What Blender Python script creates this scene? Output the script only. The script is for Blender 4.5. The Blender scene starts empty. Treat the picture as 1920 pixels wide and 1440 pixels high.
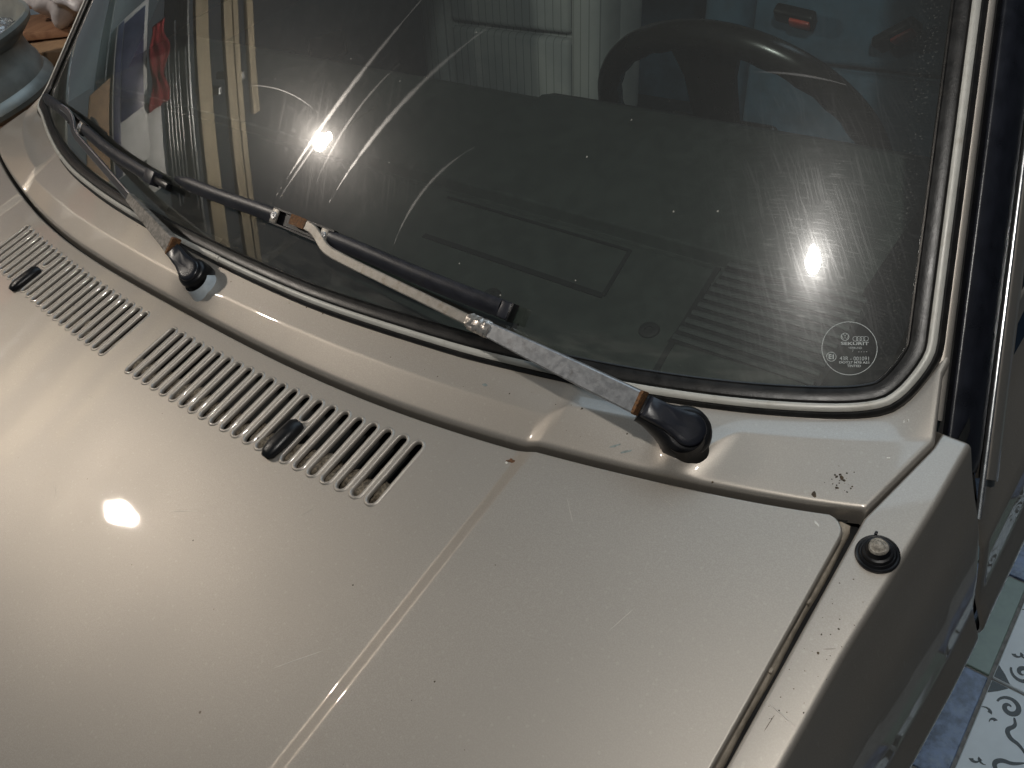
import bpy, bmesh, math, random
import numpy as np
from mathutils import Vector, Matrix
from mathutils.geometry import delaunay_2d_cdt

random.seed(7); np.random.seed(7)
SC = bpy.context.scene
COL = SC.collection

# ------------------------------------------------------------------ camera
cam_d = bpy.data.cameras.new('camera'); cam = bpy.data.objects.new('camera', cam_d); COL.objects.link(cam)
cam_d.sensor_width = 36.0; cam_d.lens = 1460.78 / 1920 * 36.0
cam_d.clip_start = 0.02; cam_d.clip_end = 60
CR = [[0.760749, 0.616680, -0.202400], [0.341921, -0.645844, -0.682624], [-0.551680, 0.450101, -0.702181]]   # rows: right, down, forward
cam.matrix_world = Matrix(((CR[0][0], -CR[1][0], -CR[2][0], 0.81758),
                           (CR[0][1], -CR[1][1], -CR[2][1], -0.32921),
                           (CR[0][2], -CR[1][2], -CR[2][2], 0.49138), (0, 0, 0, 1)))
SC.camera = cam
SC.render.engine = 'CYCLES'
SC.cycles.max_bounces = 6; SC.cycles.diffuse_bounces = 2; SC.cycles.glossy_bounces = 4; SC.cycles.transparent_max_bounces = 8
SC.cycles.caustics_reflective = False; SC.cycles.caustics_refractive = False
SC.cycles.use_denoising = True
SC.render.resolution_x = 1024; SC.render.resolution_y = 768

# ------------------------------------------------------------------ world and light (a garage at night, two bare bulbs)
W = bpy.data.worlds.new('World'); SC.world = W; W.use_nodes = True
bg = W.node_tree.nodes['Background']; bg.inputs[0].default_value = (0.80, 0.92, 1.0, 1); bg.inputs[1].default_value = 0.085
BULB_WARM = (1.0, 0.90, 0.79); BULB_COOL = (1.0, 0.96, 0.90)
BULB_STRENGTH = (880.0, 800.0)
def area_lamp(name, loc, target, size, power, colour):
    d = bpy.data.lights.new(name, 'AREA'); d.shape = 'RECTANGLE'; d.size, d.size_y = size; d.energy = power; d.color = colour
    o = bpy.data.objects.new(name, d); COL.objects.link(o); o.location = loc
    o.rotation_euler = (Vector(target) - Vector(loc)).to_track_quat('-Z', 'Y').to_euler()
    return o
area_lamp('cool_ceiling_light', (0.2, 2.2, 2.5), (0.3, 0.0, 0.0), (3.0, 2.0), 28, (0.66, 0.84, 1.0))
SC.view_settings.view_transform = 'Standard'; SC.view_settings.look = 'None'
SC.view_settings.exposure = 0.04; SC.view_settings.gamma = 1.0; SC.view_settings.use_curve_mapping = False

# ------------------------------------------------------------------ helpers
def tag(o, label=None, cat=None, group=None, kind=None):
    for k, v in (('label', label), ('category', cat), ('group', group), ('kind', kind)):
        if v: o[k] = v
    return o
def empty(name, loc=(0, 0, 0)):
    o = bpy.data.objects.new(name, None); COL.objects.link(o); o.location = loc; o.empty_display_size = 0.05
    return o
def link(name, me, mat=None, parent=None):
    o = bpy.data.objects.new(name, me); COL.objects.link(o)
    if mat and not me.materials: me.materials.append(mat)
    if parent:
        attach(o, parent)
    return o
def world_of(o):
    w = o.matrix_basis.copy()
    if o.parent: w = world_of(o.parent) @ o.matrix_parent_inverse @ w
    return w
def attach(o, parent):
    o.parent = parent; o.matrix_parent_inverse = world_of(parent).inverted()
    return o
def mesh(name, V, F, mat=None, parent=None, smooth=True, normals=None, sharp=None):
    me = bpy.data.meshes.new(name); me.from_pydata([tuple(v) for v in V], [], [tuple(f) for f in F]); me.update()
    if smooth:
        for p in me.polygons: p.use_smooth = True
        if sharp and normals is None: me.set_sharp_from_angle(angle=math.radians(sharp))
        if normals is not None: me.normals_split_custom_set_from_vertices([tuple(n) for n in normals])
    return link(name, me, mat, parent)
def bm_out(name, bm, mat=None, parent=None, smooth=True, sharp=35):
    bmesh.ops.recalc_face_normals(bm, faces=bm.faces)
    me = bpy.data.meshes.new(name); bm.to_mesh(me); bm.free()
    if smooth:
        for p in me.polygons: p.use_smooth = True
        me.set_sharp_from_angle(angle=math.radians(sharp))
    return link(name, me, mat, parent)
def box_bm(bm, size, M=Matrix.Identity(4), bevel=0.0, seg=2):
    r = bmesh.ops.create_cube(bm, size=1.0); vs = r['verts']
    bmesh.ops.scale(bm, vec=size, verts=vs)
    if bevel:
        es = list({e for v in vs for e in v.link_edges})
        b = bmesh.ops.bevel(bm, geom=es, offset=bevel, segments=seg, affect='EDGES', profile=0.5)
        vs = list({v for f in b['faces'] for v in f.verts} | {v for v in vs if v.is_valid})
        seen = set(vs); st = list(vs)
        while st:
            v = st.pop()
            for e in v.link_edges:
                o = e.other_vert(v)
                if o not in seen: seen.add(o); st.append(o)
        vs = list(seen)
    bmesh.ops.transform(bm, matrix=M, verts=vs)
def box(name, size, M, mat, parent=None, bevel=0.002, seg=2):
    bm = bmesh.new(); box_bm(bm, size, M, bevel, seg); return bm_out(name, bm, mat, parent)
def frame(origin, xdir, zdir):
    x = Vector(xdir).normalized(); z = Vector(zdir); z = (z - x * z.dot(x)).normalized(); y = z.cross(x)
    return Matrix(((x.x, y.x, z.x, origin[0]), (x.y, y.y, z.y, origin[1]), (x.z, y.z, z.z, origin[2]), (0, 0, 0, 1)))
def lathe(name, prof, M, mat, parent=None, seg=48, sharp=40, wob=0.0):
    V, F = [], []
    for i in range(seg):
        a = 2 * math.pi * i / seg
        for r, z in prof:
            rr = r * (1 + wob * math.sin(3 * a + 1))
            V.append(M @ Vector((rr * math.cos(a), rr * math.sin(a), z)))
    n = len(prof)
    for i in range(seg):
        j = (i + 1) % seg
        for k in range(n - 1): F.append((i * n + k, j * n + k, j * n + k + 1, i * n + k + 1))
    return mesh(name, V, F, mat, parent, sharp=sharp)
def resample(pts, n):
    P = np.array(pts, float); d = np.r_[0, np.cumsum(np.linalg.norm(np.diff(P, axis=0), axis=1))]
    t = np.linspace(0, d[-1], n); return np.stack([np.interp(t, d, P[:, k]) for k in range(P.shape[1])], 1)
def smooth(pts, it=3):
    P = [np.array(p, float) for p in pts]
    for _ in range(it):
        Q = [P[0]]
        for a, b in zip(P[:-1], P[1:]): Q += [a * .75 + b * .25, a * .25 + b * .75]
        P = Q + [P[-1]]
    return np.array(P)
def sweep(name, path, normals, prof, mat, parent=None, closed_prof=True, scale=None, caps=True, sharp=40, shift=None):
    """prof points (b, n): b across the path, n along the given normal"""
    P = np.array(path, float); n = len(P); T = np.gradient(P, axis=0); T /= np.linalg.norm(T, axis=1)[:, None]
    V, F = [], []; m = len(prof)
    for i in range(n):
        N = np.array(normals[i], float); N = N - T[i] * (N @ T[i]); N /= np.linalg.norm(N); B = np.cross(T[i], N)
        s = 1.0 if scale is None else scale[i]; sx, sy = s if isinstance(s, tuple) else (s, s)
        o = (0, 0) if shift is None else shift[i]
        for b, h in prof: V.append(P[i] + B * (b * sx + o[0]) + N * (h * sy + o[1]))
    for i in range(n - 1):
        for k in range(m if closed_prof else m - 1):
            l = (k + 1) % m; F.append((i * m + k, i * m + l, (i + 1) * m + l, (i + 1) * m + k))
    if caps and closed_prof: F += [tuple(range(m))[::-1], tuple(range((n - 1) * m, n * m))]
    return mesh(name, V, F, mat, parent, sharp=sharp)
def tube(name, path, r, mat, parent=None, seg=10, caps=True):
    P = np.array(path, float); R = [r] * len(P) if np.isscalar(r) else r
    ref = Vector((0.13, 0.31, 0.94)); prof = [(math.cos(2 * math.pi * k / seg), math.sin(2 * math.pi * k / seg)) for k in range(seg)]
    return sweep(name, P, [ref] * len(P), prof, mat, parent, scale=list(R), caps=caps, sharp=50)
def fillet(pts, radii, seg=6):
    """2D polyline with rounded corners"""
    out = [np.array(pts[0], float)]
    for i in range(1, len(pts) - 1):
        a, b, c = (np.array(p, float) for p in pts[i - 1:i + 2]); r = radii[i]
        if r <= 0: out.append(b); continue
        u = a - b; v = c - b; lu, lv = np.linalg.norm(u), np.linalg.norm(v); r = min(r, lu * .49, lv * .49)
        p, q = b + u / lu * r, b + v / lv * r
        for k in range(seg + 1):
            t = k / seg; out.append((1 - t) ** 2 * p + 2 * t * (1 - t) * b + t * t * q)
    out.append(np.array(pts[-1], float)); return np.array(out)

# ------------------------------------------------------------------ materials
class NT:
    def __init__(s, name):
        s.m = bpy.data.materials.new(name); s.m.use_nodes = True; s.t = s.m.node_tree; s.t.nodes.clear()
        s.out = s.t.nodes.new('ShaderNodeOutputMaterial')
    def n(s, kind, props=None, **ins):
        d = s.t.nodes.new('ShaderNode' + kind)
        for k, v in (props or {}).items(): setattr(d, k, v)
        for k, v in ins.items():
            key = k.replace('_', ' ') if k.replace('_', ' ') in d.inputs else (int(k[1:]) if k[0] == 'i' and k[1:].isdigit() else k)
            s.put(d.inputs[key], v)
        return d
    def put(s, sock, v):
        if isinstance(v, bpy.types.NodeSocket): s.t.links.new(v, sock)
        elif isinstance(v, bpy.types.Node): s.t.links.new(v.outputs[0], sock)
        else:
            if isinstance(v, (tuple, list)) and len(v) == 3 and sock.type == 'RGBA': v = (*v, 1)
            sock.default_value = v
    def math(s, op, a, b=0.0, c=None, clamp=False):
        d = s.t.nodes.new('ShaderNodeMath'); d.operation = op; d.use_clamp = clamp
        s.put(d.inputs[0], a); s.put(d.inputs[1], b)
        if c is not None: s.put(d.inputs[2], c)
        return d.outputs[0]
    def ramp(s, v, lo, hi, a=0.0, b=1.0):
        d = s.t.nodes.new('ShaderNodeMapRange'); d.interpolation_type = 'SMOOTHSTEP'
        for i, q in enumerate((v, lo, hi, a, b)): s.put(d.inputs[i], q)
        return d.outputs[0]
    def mix(s, f, a, b):
        d = s.t.nodes.new('ShaderNodeMix'); d.data_type = 'RGBA'
        s.put(d.inputs[0], f); s.put(d.inputs[6], a); s.put(d.inputs[7], b); return d.outputs[2]
    def noise(s, vec, scale, detail=2.0, rough=0.5):
        d = s.n('TexNoise', None, Scale=scale, Detail=detail, Roughness=rough)
        if vec is not None: s.put(d.inputs['Vector'], vec)
        return d.outputs[0]
    def coords(s, kind='Object'):
        return s.n('TexCoord').outputs[kind]
    def mapv(s, vec, scale=(1, 1, 1), rot=(0, 0, 0), loc=(0, 0, 0)):
        d = s.n('Mapping'); s.put(d.inputs['Vector'], vec)
        d.inputs['Scale'].default_value = scale; d.inputs['Rotation'].default_value = rot; d.inputs['Location'].default_value = loc
        return d.outputs[0]
    def principled(s, **k):
        d = s.n('BsdfPrincipled', None, **k); s.t.links.new(d.outputs[0], s.out.inputs[0]); return d
    def bump(s, h, strength, dist=0.001):
        return s.n('Bump', None, Height=h, Strength=strength, Distance=dist).outputs[0]

def simple(name, col, rough, metal=0.0, var=0.12, nscale=60, bump=0.0, bscale=300, coat=0.0, spec=0.5, dirt=None):
    t = NT(name); c = t.coords()
    n1 = t.noise(c, nscale, 3, 0.6)
    col_a = tuple(x * (1 - var) for x in col); col_b = tuple(min(1, x * (1 + var)) for x in col)
    cc = t.mix(t.ramp(n1, .3, .7), col_a, col_b)
    if dirt: cc = t.mix(t.math('MULTIPLY', t.ramp(t.noise(c, dirt[1], 5, .7), .5, .75), dirt[2]), cc, dirt[0])
    k = dict(Base_Color=cc, Roughness=t.ramp(n1, .2, .8, rough * .85, min(1, rough * 1.15)), Metallic=metal, Coat_Weight=coat)
    k['Specular_IOR_Level'] = spec
    p = t.n('BsdfPrincipled')
    for kk, v in k.items(): t.put(p.inputs[kk.replace('_', ' ') if kk.replace('_', ' ') in p.inputs else kk], v)
    if bump: t.put(p.inputs['Normal'], t.bump(t.noise(c, bscale, 3, .6), bump, .0006))
    t.t.links.new(p.outputs[0], t.out.inputs[0]); return t.m

def scratches(t, c, cell, dens, width):
    """short hairline scratches whose direction changes from patch to patch"""
    v = t.n('TexVoronoi', None, Scale=cell); t.put(v.inputs['Vector'], c)
    ang = t.math('MULTIPLY', t.n('SeparateColor', None, i0=v.outputs['Color']).outputs[0], 6.283)
    r = t.n('VectorRotate', {'rotation_type': 'Z_AXIS'}); t.put(r.inputs['Vector'], c); t.put(r.inputs['Angle'], ang)
    m = t.mapv(r.outputs[0], (dens, dens * .025, dens))
    return t.ramp(t.noise(m, 1.0, 0.0, .5), .62, .62 + width)

def make_paint():
    t = NT('champagne_metallic_paint'); c = t.coords()
    base = t.mix(t.ramp(t.noise(c, 5, 3, .5), .3, .7), (0.412, 0.375, 0.329), (0.446, 0.407, 0.359))
    flake = t.noise(c, 1100, 1, .5)
    base = t.mix(t.ramp(flake, .35, .7), tuple(x * .91 for x in (0.430, 0.391, 0.345)), base)
    speck = t.n('TexVoronoi', None, Scale=42.0); t.put(speck.inputs['Vector'], t.mapv(c, (1, 1, .3)))
    big = t.noise(c, 9, 2, .5)
    sm = t.math('MULTIPLY', t.math('LESS_THAN', speck.outputs['Distance'], t.ramp(big, .52, .75, 0.0, .075)), .7)
    base = t.mix(sm, base, (0.07, 0.045, 0.025))
    dust = t.ramp(t.noise(c, 26, 3, .7), .55, .85)
    base = t.mix(t.math('MULTIPLY', dust, .10), base, (0.30, 0.25, 0.19))
    wob = t.n('VectorMath', {'operation': 'ADD'}); t.put(wob.inputs[0], c)
    wv = t.n('VectorMath', {'operation': 'SCALE'}); wn = t.n('TexNoise', {'noise_dimensions': '2D'}, Scale=14.0, Detail=0.0); t.put(wn.inputs['Vector'], c)
    t.put(wv.inputs[0], wn.outputs['Color']); wv.inputs['Scale'].default_value = .02; t.put(wob.inputs[1], wv.outputs[0])
    dv = t.n('TexVoronoi', {'voronoi_dimensions': '2D'}, Scale=150.0); t.put(dv.inputs['Vector'], c)
    dr = t.n('SeparateColor', None, i0=dv.outputs['Color']).outputs[0]
    dots = t.math('LESS_THAN', dv.outputs['Distance'], t.ramp(dr, .6, 1.0, 0.0, .16))
    base = t.mix(t.math('MULTIPLY', dots, .14), base, (0.62, 0.58, 0.52))
    rg_ = t.ramp(t.noise(c, 7, 3, .6), .3, .75, .485, .515)
    sc = None
    for k in range(5):
        nz_ = t.n('TexNoise', {'noise_dimensions': '2D'}, Scale=1.0, Detail=0.0); t.put(nz_.inputs['Vector'], t.mapv(t.mapv(wob.outputs[0], rot=(0, 0, k * math.pi / 5 + .2)), (900, 16, 1), loc=(k * 3.7, k * 1.3, 0)))
        q = t.ramp(nz_.outputs[0], .58, .72); sc = q if sc is None else t.math('ADD', sc, q)
    gz = t.n('SeparateXYZ', None, i0=t.n('NewGeometry').outputs['Normal']).outputs[2]
    sc = t.math('MULTIPLY', sc, t.ramp(gz, .8, .95))
    coatn = t.bump(sc, .010, .00008)
    p = t.principled(Base_Color=base, Metallic=.68, Roughness=rg_, Coat_Weight=.8, Coat_Roughness=.032)
    p.inputs['Coat IOR'].default_value = 1.5; t.put(p.inputs['Coat Normal'], coatn)
    return t.m

M = {}
M['paint'] = make_paint()
M['rubber'] = simple('black_weathered_rubber', (0.009, 0.0085, 0.008), .36, var=.35, nscale=90, bump=.2, bscale=500, spec=.4, dirt=((0.06, 0.05, 0.04), 40, .25))
M['trim'] = simple('aged_silver_trim', (0.45, 0.44, 0.40), .42, metal=.08, var=.07, nscale=30, dirt=((0.22, 0.18, 0.13), 50, .5), bump=.1)
M['black_plastic'] = simple('satin_black_plastic', (0.006, 0.006, 0.007), .34, spec=.35, var=.3, nscale=120, bump=.15, bscale=900)
M['blade'] = simple('navy_black_wiper_plastic', (0.014, 0.015, 0.021), .40, var=.25, nscale=80, bump=.15, bscale=700, dirt=((0.07, 0.065, 0.06), 60, .25))
M['steel'] = simple('galvanised_arm_steel', (0.37, 0.375, 0.385), .40, metal=.75, var=.12, nscale=180, bump=.2, bscale=420, dirt=((0.20, 0.19, 0.18), 110, .6))
M['worn_steel'] = simple('worn_grey_arm_paint', (0.29, 0.27, 0.24), .45, metal=.55, var=.12, nscale=160, bump=.2, bscale=300, dirt=((0.16, 0.11, 0.07), 130, .6))
M['worn_dark'] = simple('speckled_grey_arm_paint', (0.26, 0.24, 0.215), .45, metal=.45, var=.3, nscale=200, bump=.3, bscale=300, dirt=((0.05, 0.035, 0.025), 150, .95))
M['rust'] = simple('brown_rust', (0.13, 0.058, 0.022), .8, var=.5, nscale=420, bump=.8, bscale=600, dirt=((0.30, 0.19, 0.09), 350, .8))
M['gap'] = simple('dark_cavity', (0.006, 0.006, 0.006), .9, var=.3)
M['foam'] = simple('dusty_brown_foam', (0.15, 0.12, 0.085), .95, var=.6, nscale=420, bump=1.0, bscale=420)
M['flange'] = simple('dirty_inner_flange', (0.30, 0.255, 0.20), .6, var=.25, nscale=120, dirt=((0.05, 0.035, 0.02), 60, .9), bump=.2)
M['pillar'] = simple('black_pillar_cover', (0.010, 0.011, 0.016), .30, var=.3, nscale=40, bump=.12, bscale=800)
M['dash'] = simple('dark_dash_vinyl', (0.040, 0.047, 0.042), .55, var=.18, nscale=50, bump=.25, bscale=900)
M['dash_line'] = simple('darker_dash_vinyl', (0.010, 0.011, 0.011), .6, var=.2)
M['leather'] = simple('black_wheel_leather', (0.012, 0.010, 0.008), .25, var=.2, nscale=70, bump=.08, bscale=250)
M['panel_blue'] = simple('blue_grey_door_card', (0.085, 0.12, 0.14), .7, var=.2, nscale=18, bump=.2)
M['lining'] = simple('pale_blue_pillar_lining', (0.12, 0.19, 0.24), .7, var=.15, nscale=30)
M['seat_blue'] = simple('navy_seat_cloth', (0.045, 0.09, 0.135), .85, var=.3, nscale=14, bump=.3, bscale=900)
M['red_button'] = simple('red_buckle_button', (0.42, 0.05, 0.025), .4, var=.15)
M['etch'] = simple('pale_etched_glass', (0.42, 0.45, 0.44), .6, var=.1, nscale=400)
M['white_tile'] = simple('white_glazed_tile', (0.76, 0.85, 0.90), .14, var=.06, nscale=14, bump=.05, bscale=60)
M['blue_tile'] = simple('blue_marbled_tile', (0.13, 0.18, 0.30), .2, var=.55, nscale=55, bump=.05, bscale=60, dirt=((0.28, 0.36, 0.47), 45, .7))
M['green_tile'] = simple('sage_green_tile', (0.22, 0.30, 0.26), .22, var=.12, nscale=30, bump=.05, bscale=60)
M['grout'] = simple('grey_grout', (0.26, 0.27, 0.27), .9, var=.25, nscale=90, bump=.4)
M['ink'] = simple('dark_olive_tile_print', (0.022, 0.024, 0.016), .25, var=.25, nscale=120)
M['rim_steel'] = simple('dull_rim_steel', (0.30, 0.31, 0.29), .42, metal=.5, var=.2, nscale=14, bump=.15, bscale=120, dirt=((0.42, 0.36, 0.24), 9, .6))
M['wood'] = None
M['card'] = simple('brown_cardboard', (0.36, 0.235, 0.14), .85, var=.14, nscale=22, bump=.2)
M['red_cloth'] = simple('dark_red_cloth', (0.20, 0.018, 0.022), .9, var=.3, nscale=16, bump=.3)
M['white_card'] = simple('white_printed_card', (0.55, 0.56, 0.55), .5, var=.12, nscale=9)
M['navy_print'] = simple('navy_print', (0.03, 0.035, 0.09), .4, var=.3, nscale=12)
M['rack'] = simple('grey_rack_steel', (0.25, 0.27, 0.28), .4, metal=.6, var=.2, nscale=30)
M['chrome'] = simple('bright_metal', (0.62, 0.63, 0.64), .22, metal=.9, var=.1)

def make_wood(name, a, b):
    t = NT(name); c = t.coords(); m = t.mapv(c, (30, 1.6, 30))
    g = t.noise(m, 1.0, 5, .6); cc = t.mix(t.ramp(g, .3, .7), a, b)
    t.principled(Base_Color=cc, Roughness=.7, Normal=t.bump(g, .3, .001)); return t.m
M['pine'] = make_wood('pale_pine', (0.29, 0.245, 0.16), (0.38, 0.33, 0.23))
M['brown_board'] = make_wood('reddish_brown_board', (0.20, 0.10, 0.055), (0.34, 0.19, 0.11))

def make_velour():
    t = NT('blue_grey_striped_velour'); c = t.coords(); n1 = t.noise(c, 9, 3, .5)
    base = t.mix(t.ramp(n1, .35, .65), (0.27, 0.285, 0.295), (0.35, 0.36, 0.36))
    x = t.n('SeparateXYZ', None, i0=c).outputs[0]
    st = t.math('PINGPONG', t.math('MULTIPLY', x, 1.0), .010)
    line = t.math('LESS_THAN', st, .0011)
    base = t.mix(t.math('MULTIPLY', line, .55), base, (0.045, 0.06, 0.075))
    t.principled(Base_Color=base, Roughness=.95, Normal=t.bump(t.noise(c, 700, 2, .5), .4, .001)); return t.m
M['velour'] = make_velour()

def make_plastic_film():
    t = NT('clear_wrapping_film'); 
    c = t.coords(); nb = t.bump(t.noise(c, 38, 4, .6), .8, .006)
    g = t.n('BsdfGlossy', None, Color=(1, 1, 1), Roughness=.09, Normal=nb); tr = t.n('BsdfTransparent', None, Color=(.86, .87, .88))
    d = t.n('BsdfDiffuse', None, Color=(.62, .60, .60), Normal=nb)
    f = t.n('Fresnel', None, IOR=1.5, Normal=nb)
    m1 = t.n('MixShader', None, i0=.28, i1=tr.outputs[0], i2=d.outputs[0])
    m2 = t.n('MixShader', None, i0=t.math('ADD', f, .10), i1=m1.outputs[0], i2=g.outputs[0])
    t.t.links.new(m2.outputs[0], t.out.inputs[0]); return t.m
M['film'] = make_plastic_film()

def make_glass():
    """thin tinted windscreen glass; wiper smears, hairline scratches, specks and edge dirt roughen or cover it"""
    t = NT('tinted_windscreen_glass')
    uv = t.n('UVMap', {'uv_map': 'metres'}).outputs[0]
    sx = t.n('SeparateXYZ', None, i0=uv); U, V = sx.outputs[0], sx.outputs[1]
    streak = t.noise(t.mapv(uv, (26, 90, 1)), 1.0, 3, .6)
    arcs = None
    # smears left by the wipers: centre u, v, radius, angle range, half width, strength
    for cu, cv, r, a0, a1, w, s in ((.9092, -.1855, .8868, 2.44, 2.775, .0046, .55), (.9384, -.2222, .9210, 2.62, 2.745, .0024, .35),
                                    (.5627, .0111, .4153, 2.12, 2.82, .0042, .55), (.3784, .1324, .2381, 2.28, 3.01, .0026, .25),
                                    (.4182, .1146, .1416, 2.10, 3.10, .0026, .45), (.0167, -.0249, .2817, 1.21, 1.86, .0011, .42),
                                    (.5845, .1139, .1976, 1.15, 1.56, .0012, .40)):
        du = t.math('SUBTRACT', U, cu); dv = t.math('SUBTRACT', V, cv)
        ang = t.math('ARCTAN2', dv, du)
        d = t.math('ABSOLUTE', t.math('SUBTRACT', t.math('SQRT', t.math('ADD', t.math('MULTIPLY', du, du), t.math('MULTIPLY', dv, dv))), r))
        d = t.math('ADD', d, t.math('MULTIPLY', t.math('SUBTRACT', streak, .5), w * .9))
        mid = (a0 + a1) / 2; half = (a1 - a0) / 2
        taper = t.ramp(t.math('ABSOLUTE', t.math('SUBTRACT', ang, mid)), half, half * .25)
        wd = t.math('MULTIPLY', taper, w)
        k = t.math('MULTIPLY', t.math('MULTIPLY', t.ramp(d, wd, t.math('MULTIPLY', wd, .05)), t.math('GREATER_THAN', taper, .02)), s)
        arcs = k if arcs is None else t.math('MAXIMUM', arcs, k)
    vo = t.n('TexVoronoi', None, Scale=58.0); t.put(vo.inputs['Vector'], uv)
    rnd = t.n('SeparateColor', None, i0=vo.outputs['Color']).outputs[0]
    sr = t.ramp(rnd, .45, 1.0, 0.0, .075); specks = t.math('MULTIPLY', t.ramp(vo.outputs['Distance'], sr, t.math('MULTIPLY', sr, .3)), t.math('GREATER_THAN', rnd, .47))
    scr = None                                             # hairlines that follow the sweep of each wiper
    for cu, cv, sc_ in ((.62, -.03, 1300), (.03, -.06, 1200), (1.5, .5, 900)):
        du = t.math('SUBTRACT', U, cu); dv = t.math('SUBTRACT', V, cv); an = t.math('ARCTAN2', dv, du)
        rr_ = t.math('SQRT', t.math('ADD', t.math('MULTIPLY', du, du), t.math('MULTIPLY', dv, dv)))
        cx = t.n('CombineXYZ'); t.put(cx.inputs[0], t.math('MULTIPLY', rr_, sc_)); t.put(cx.inputs[1], t.math('MULTIPLY', an, 14.0))
        nz_ = t.n('TexNoise', {'noise_dimensions': '2D'}, Scale=1.0, Detail=0.0); t.put(nz_.inputs['Vector'], cx.outputs[0])
        q = t.ramp(nz_.outputs[0], .66, .80); scr = q if scr is None else t.math('MAXIMUM', scr, q)
    # dried dirt along the right-hand seal and the lower edge
    side = t.math('ABSOLUTE', U); edge = t.ramp(side, .694, .713); edge = t.math('MULTIPLY', edge, t.ramp(side, .724, .714))
    crust = t.math('MULTIPLY', edge, t.ramp(t.noise(uv, 520, 3, .7), .54, .70))
    low = t.math('MULTIPLY', t.ramp(V, .105, .066), t.ramp(streak, .35, .75))
    film = t.math('ADD', .026, t.math('MULTIPLY', low, .07))
    cover = t.math('MAXIMUM', t.math('MULTIPLY', specks, .5), t.math('MULTIPLY', crust, .15))
    cover = t.math('MAXIMUM', cover, film)
    cover = t.math('MAXIMUM', cover, t.math('MULTIPLY', arcs, .10))
    fr = t.n('Fresnel', None, IOR=1.52)
    f2 = t.math('MULTIPLY', fr, 1.75, clamp=True)
    tr = t.n('BsdfTransparent', None, Color=(.80, .87, .84))
    gl = t.n('BsdfGlossy', None, Color=(1, 1, 1), Roughness=.012)
    rg = t.n('BsdfGlossy', None, Color=(1, 1, 1), Roughness=.30)
    rh = t.n('BsdfGlossy', None, Color=(1, 1, 1), Roughness=.16)
    df = t.n('BsdfDiffuse', None, Color=(.55, .54, .48))
    m1 = t.n('MixShader', None, i0=f2, i1=tr.outputs[0], i2=gl.outputs[0])
    wr = t.math('ADD', t.math('MULTIPLY', arcs, .17), t.math('MULTIPLY', scr, .006)); wr = t.math('ADD', wr, .011)
    m2 = t.n('MixShader', None, i0=wr, i1=m1.outputs[0], i2=rg.outputs[0])
    m2 = t.n('MixShader', None, i0=t.math('ADD', .0055, t.math('MULTIPLY', scr, .0035)), i1=m2.outputs[0], i2=rh.outputs[0])
    m3 = t.n('MixShader', None, i0=cover, i1=m2.outputs[0], i2=df.outputs[0])
    t.t.links.new(m3.outputs[0], t.out.inputs[0]); return t.m
M['glass'] = make_glass()
def make_side_glass():
    t = NT('dark_side_glass'); t.principled(Base_Color=(.012, .02, .035), Roughness=.06); return t.m
M['side_glass'] = make_side_glass()
def make_bulb(name, col, s):
    t = NT(name); e = t.n('Emission', None, Color=(*col, 1), Strength=s); t.t.links.new(e.outputs[0], t.out.inputs[0]); return t.m

# ------------------------------------------------------------------ setting: tiled floor
FZ = -0.88
floor = mesh('floor', [(-4, -3, FZ), (4, -3, FZ), (4, 4, FZ), (-4, 4, FZ)], [(0, 1, 2, 3)], simple('dark_worn_floor', (.045, .052, .055), .5, var=.35, nscale=12, bump=.2, bscale=60), smooth=False)
tag(floor, kind='structure')
wall = box('wall', (.10, 7.0, 3.4), Matrix.Translation((2.25, .5, FZ + 1.7)), simple('dim_grey_blue_wall', (.035, .042, .05), .8, var=.3, nscale=3, bump=.3, bscale=40), None, .01)  # unseen wall, added to block world light and darken the wing side
tag(wall, kind='structure')
def tile_mesh(name, sx, sy, mat):
    bm = bmesh.new(); box_bm(bm, (sx, sy, .009), Matrix.Translation((0, 0, .0025)), .0012, 1)
    bmesh.ops.recalc_face_normals(bm, faces=bm.faces); me = bpy.data.meshes.new(name); bm.to_mesh(me); bm.free(); me.materials.append(mat); return me
def ribbon2d(P, wid):
    P = np.array(P); T = np.gradient(P, axis=0); T /= np.linalg.norm(T, axis=1)[:, None] + 1e-9; Nn = np.stack([-T[:, 1], T[:, 0]], 1)
    w = np.array(wid)[:, None] / 2; return P + Nn * w, P - Nn * w
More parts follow.
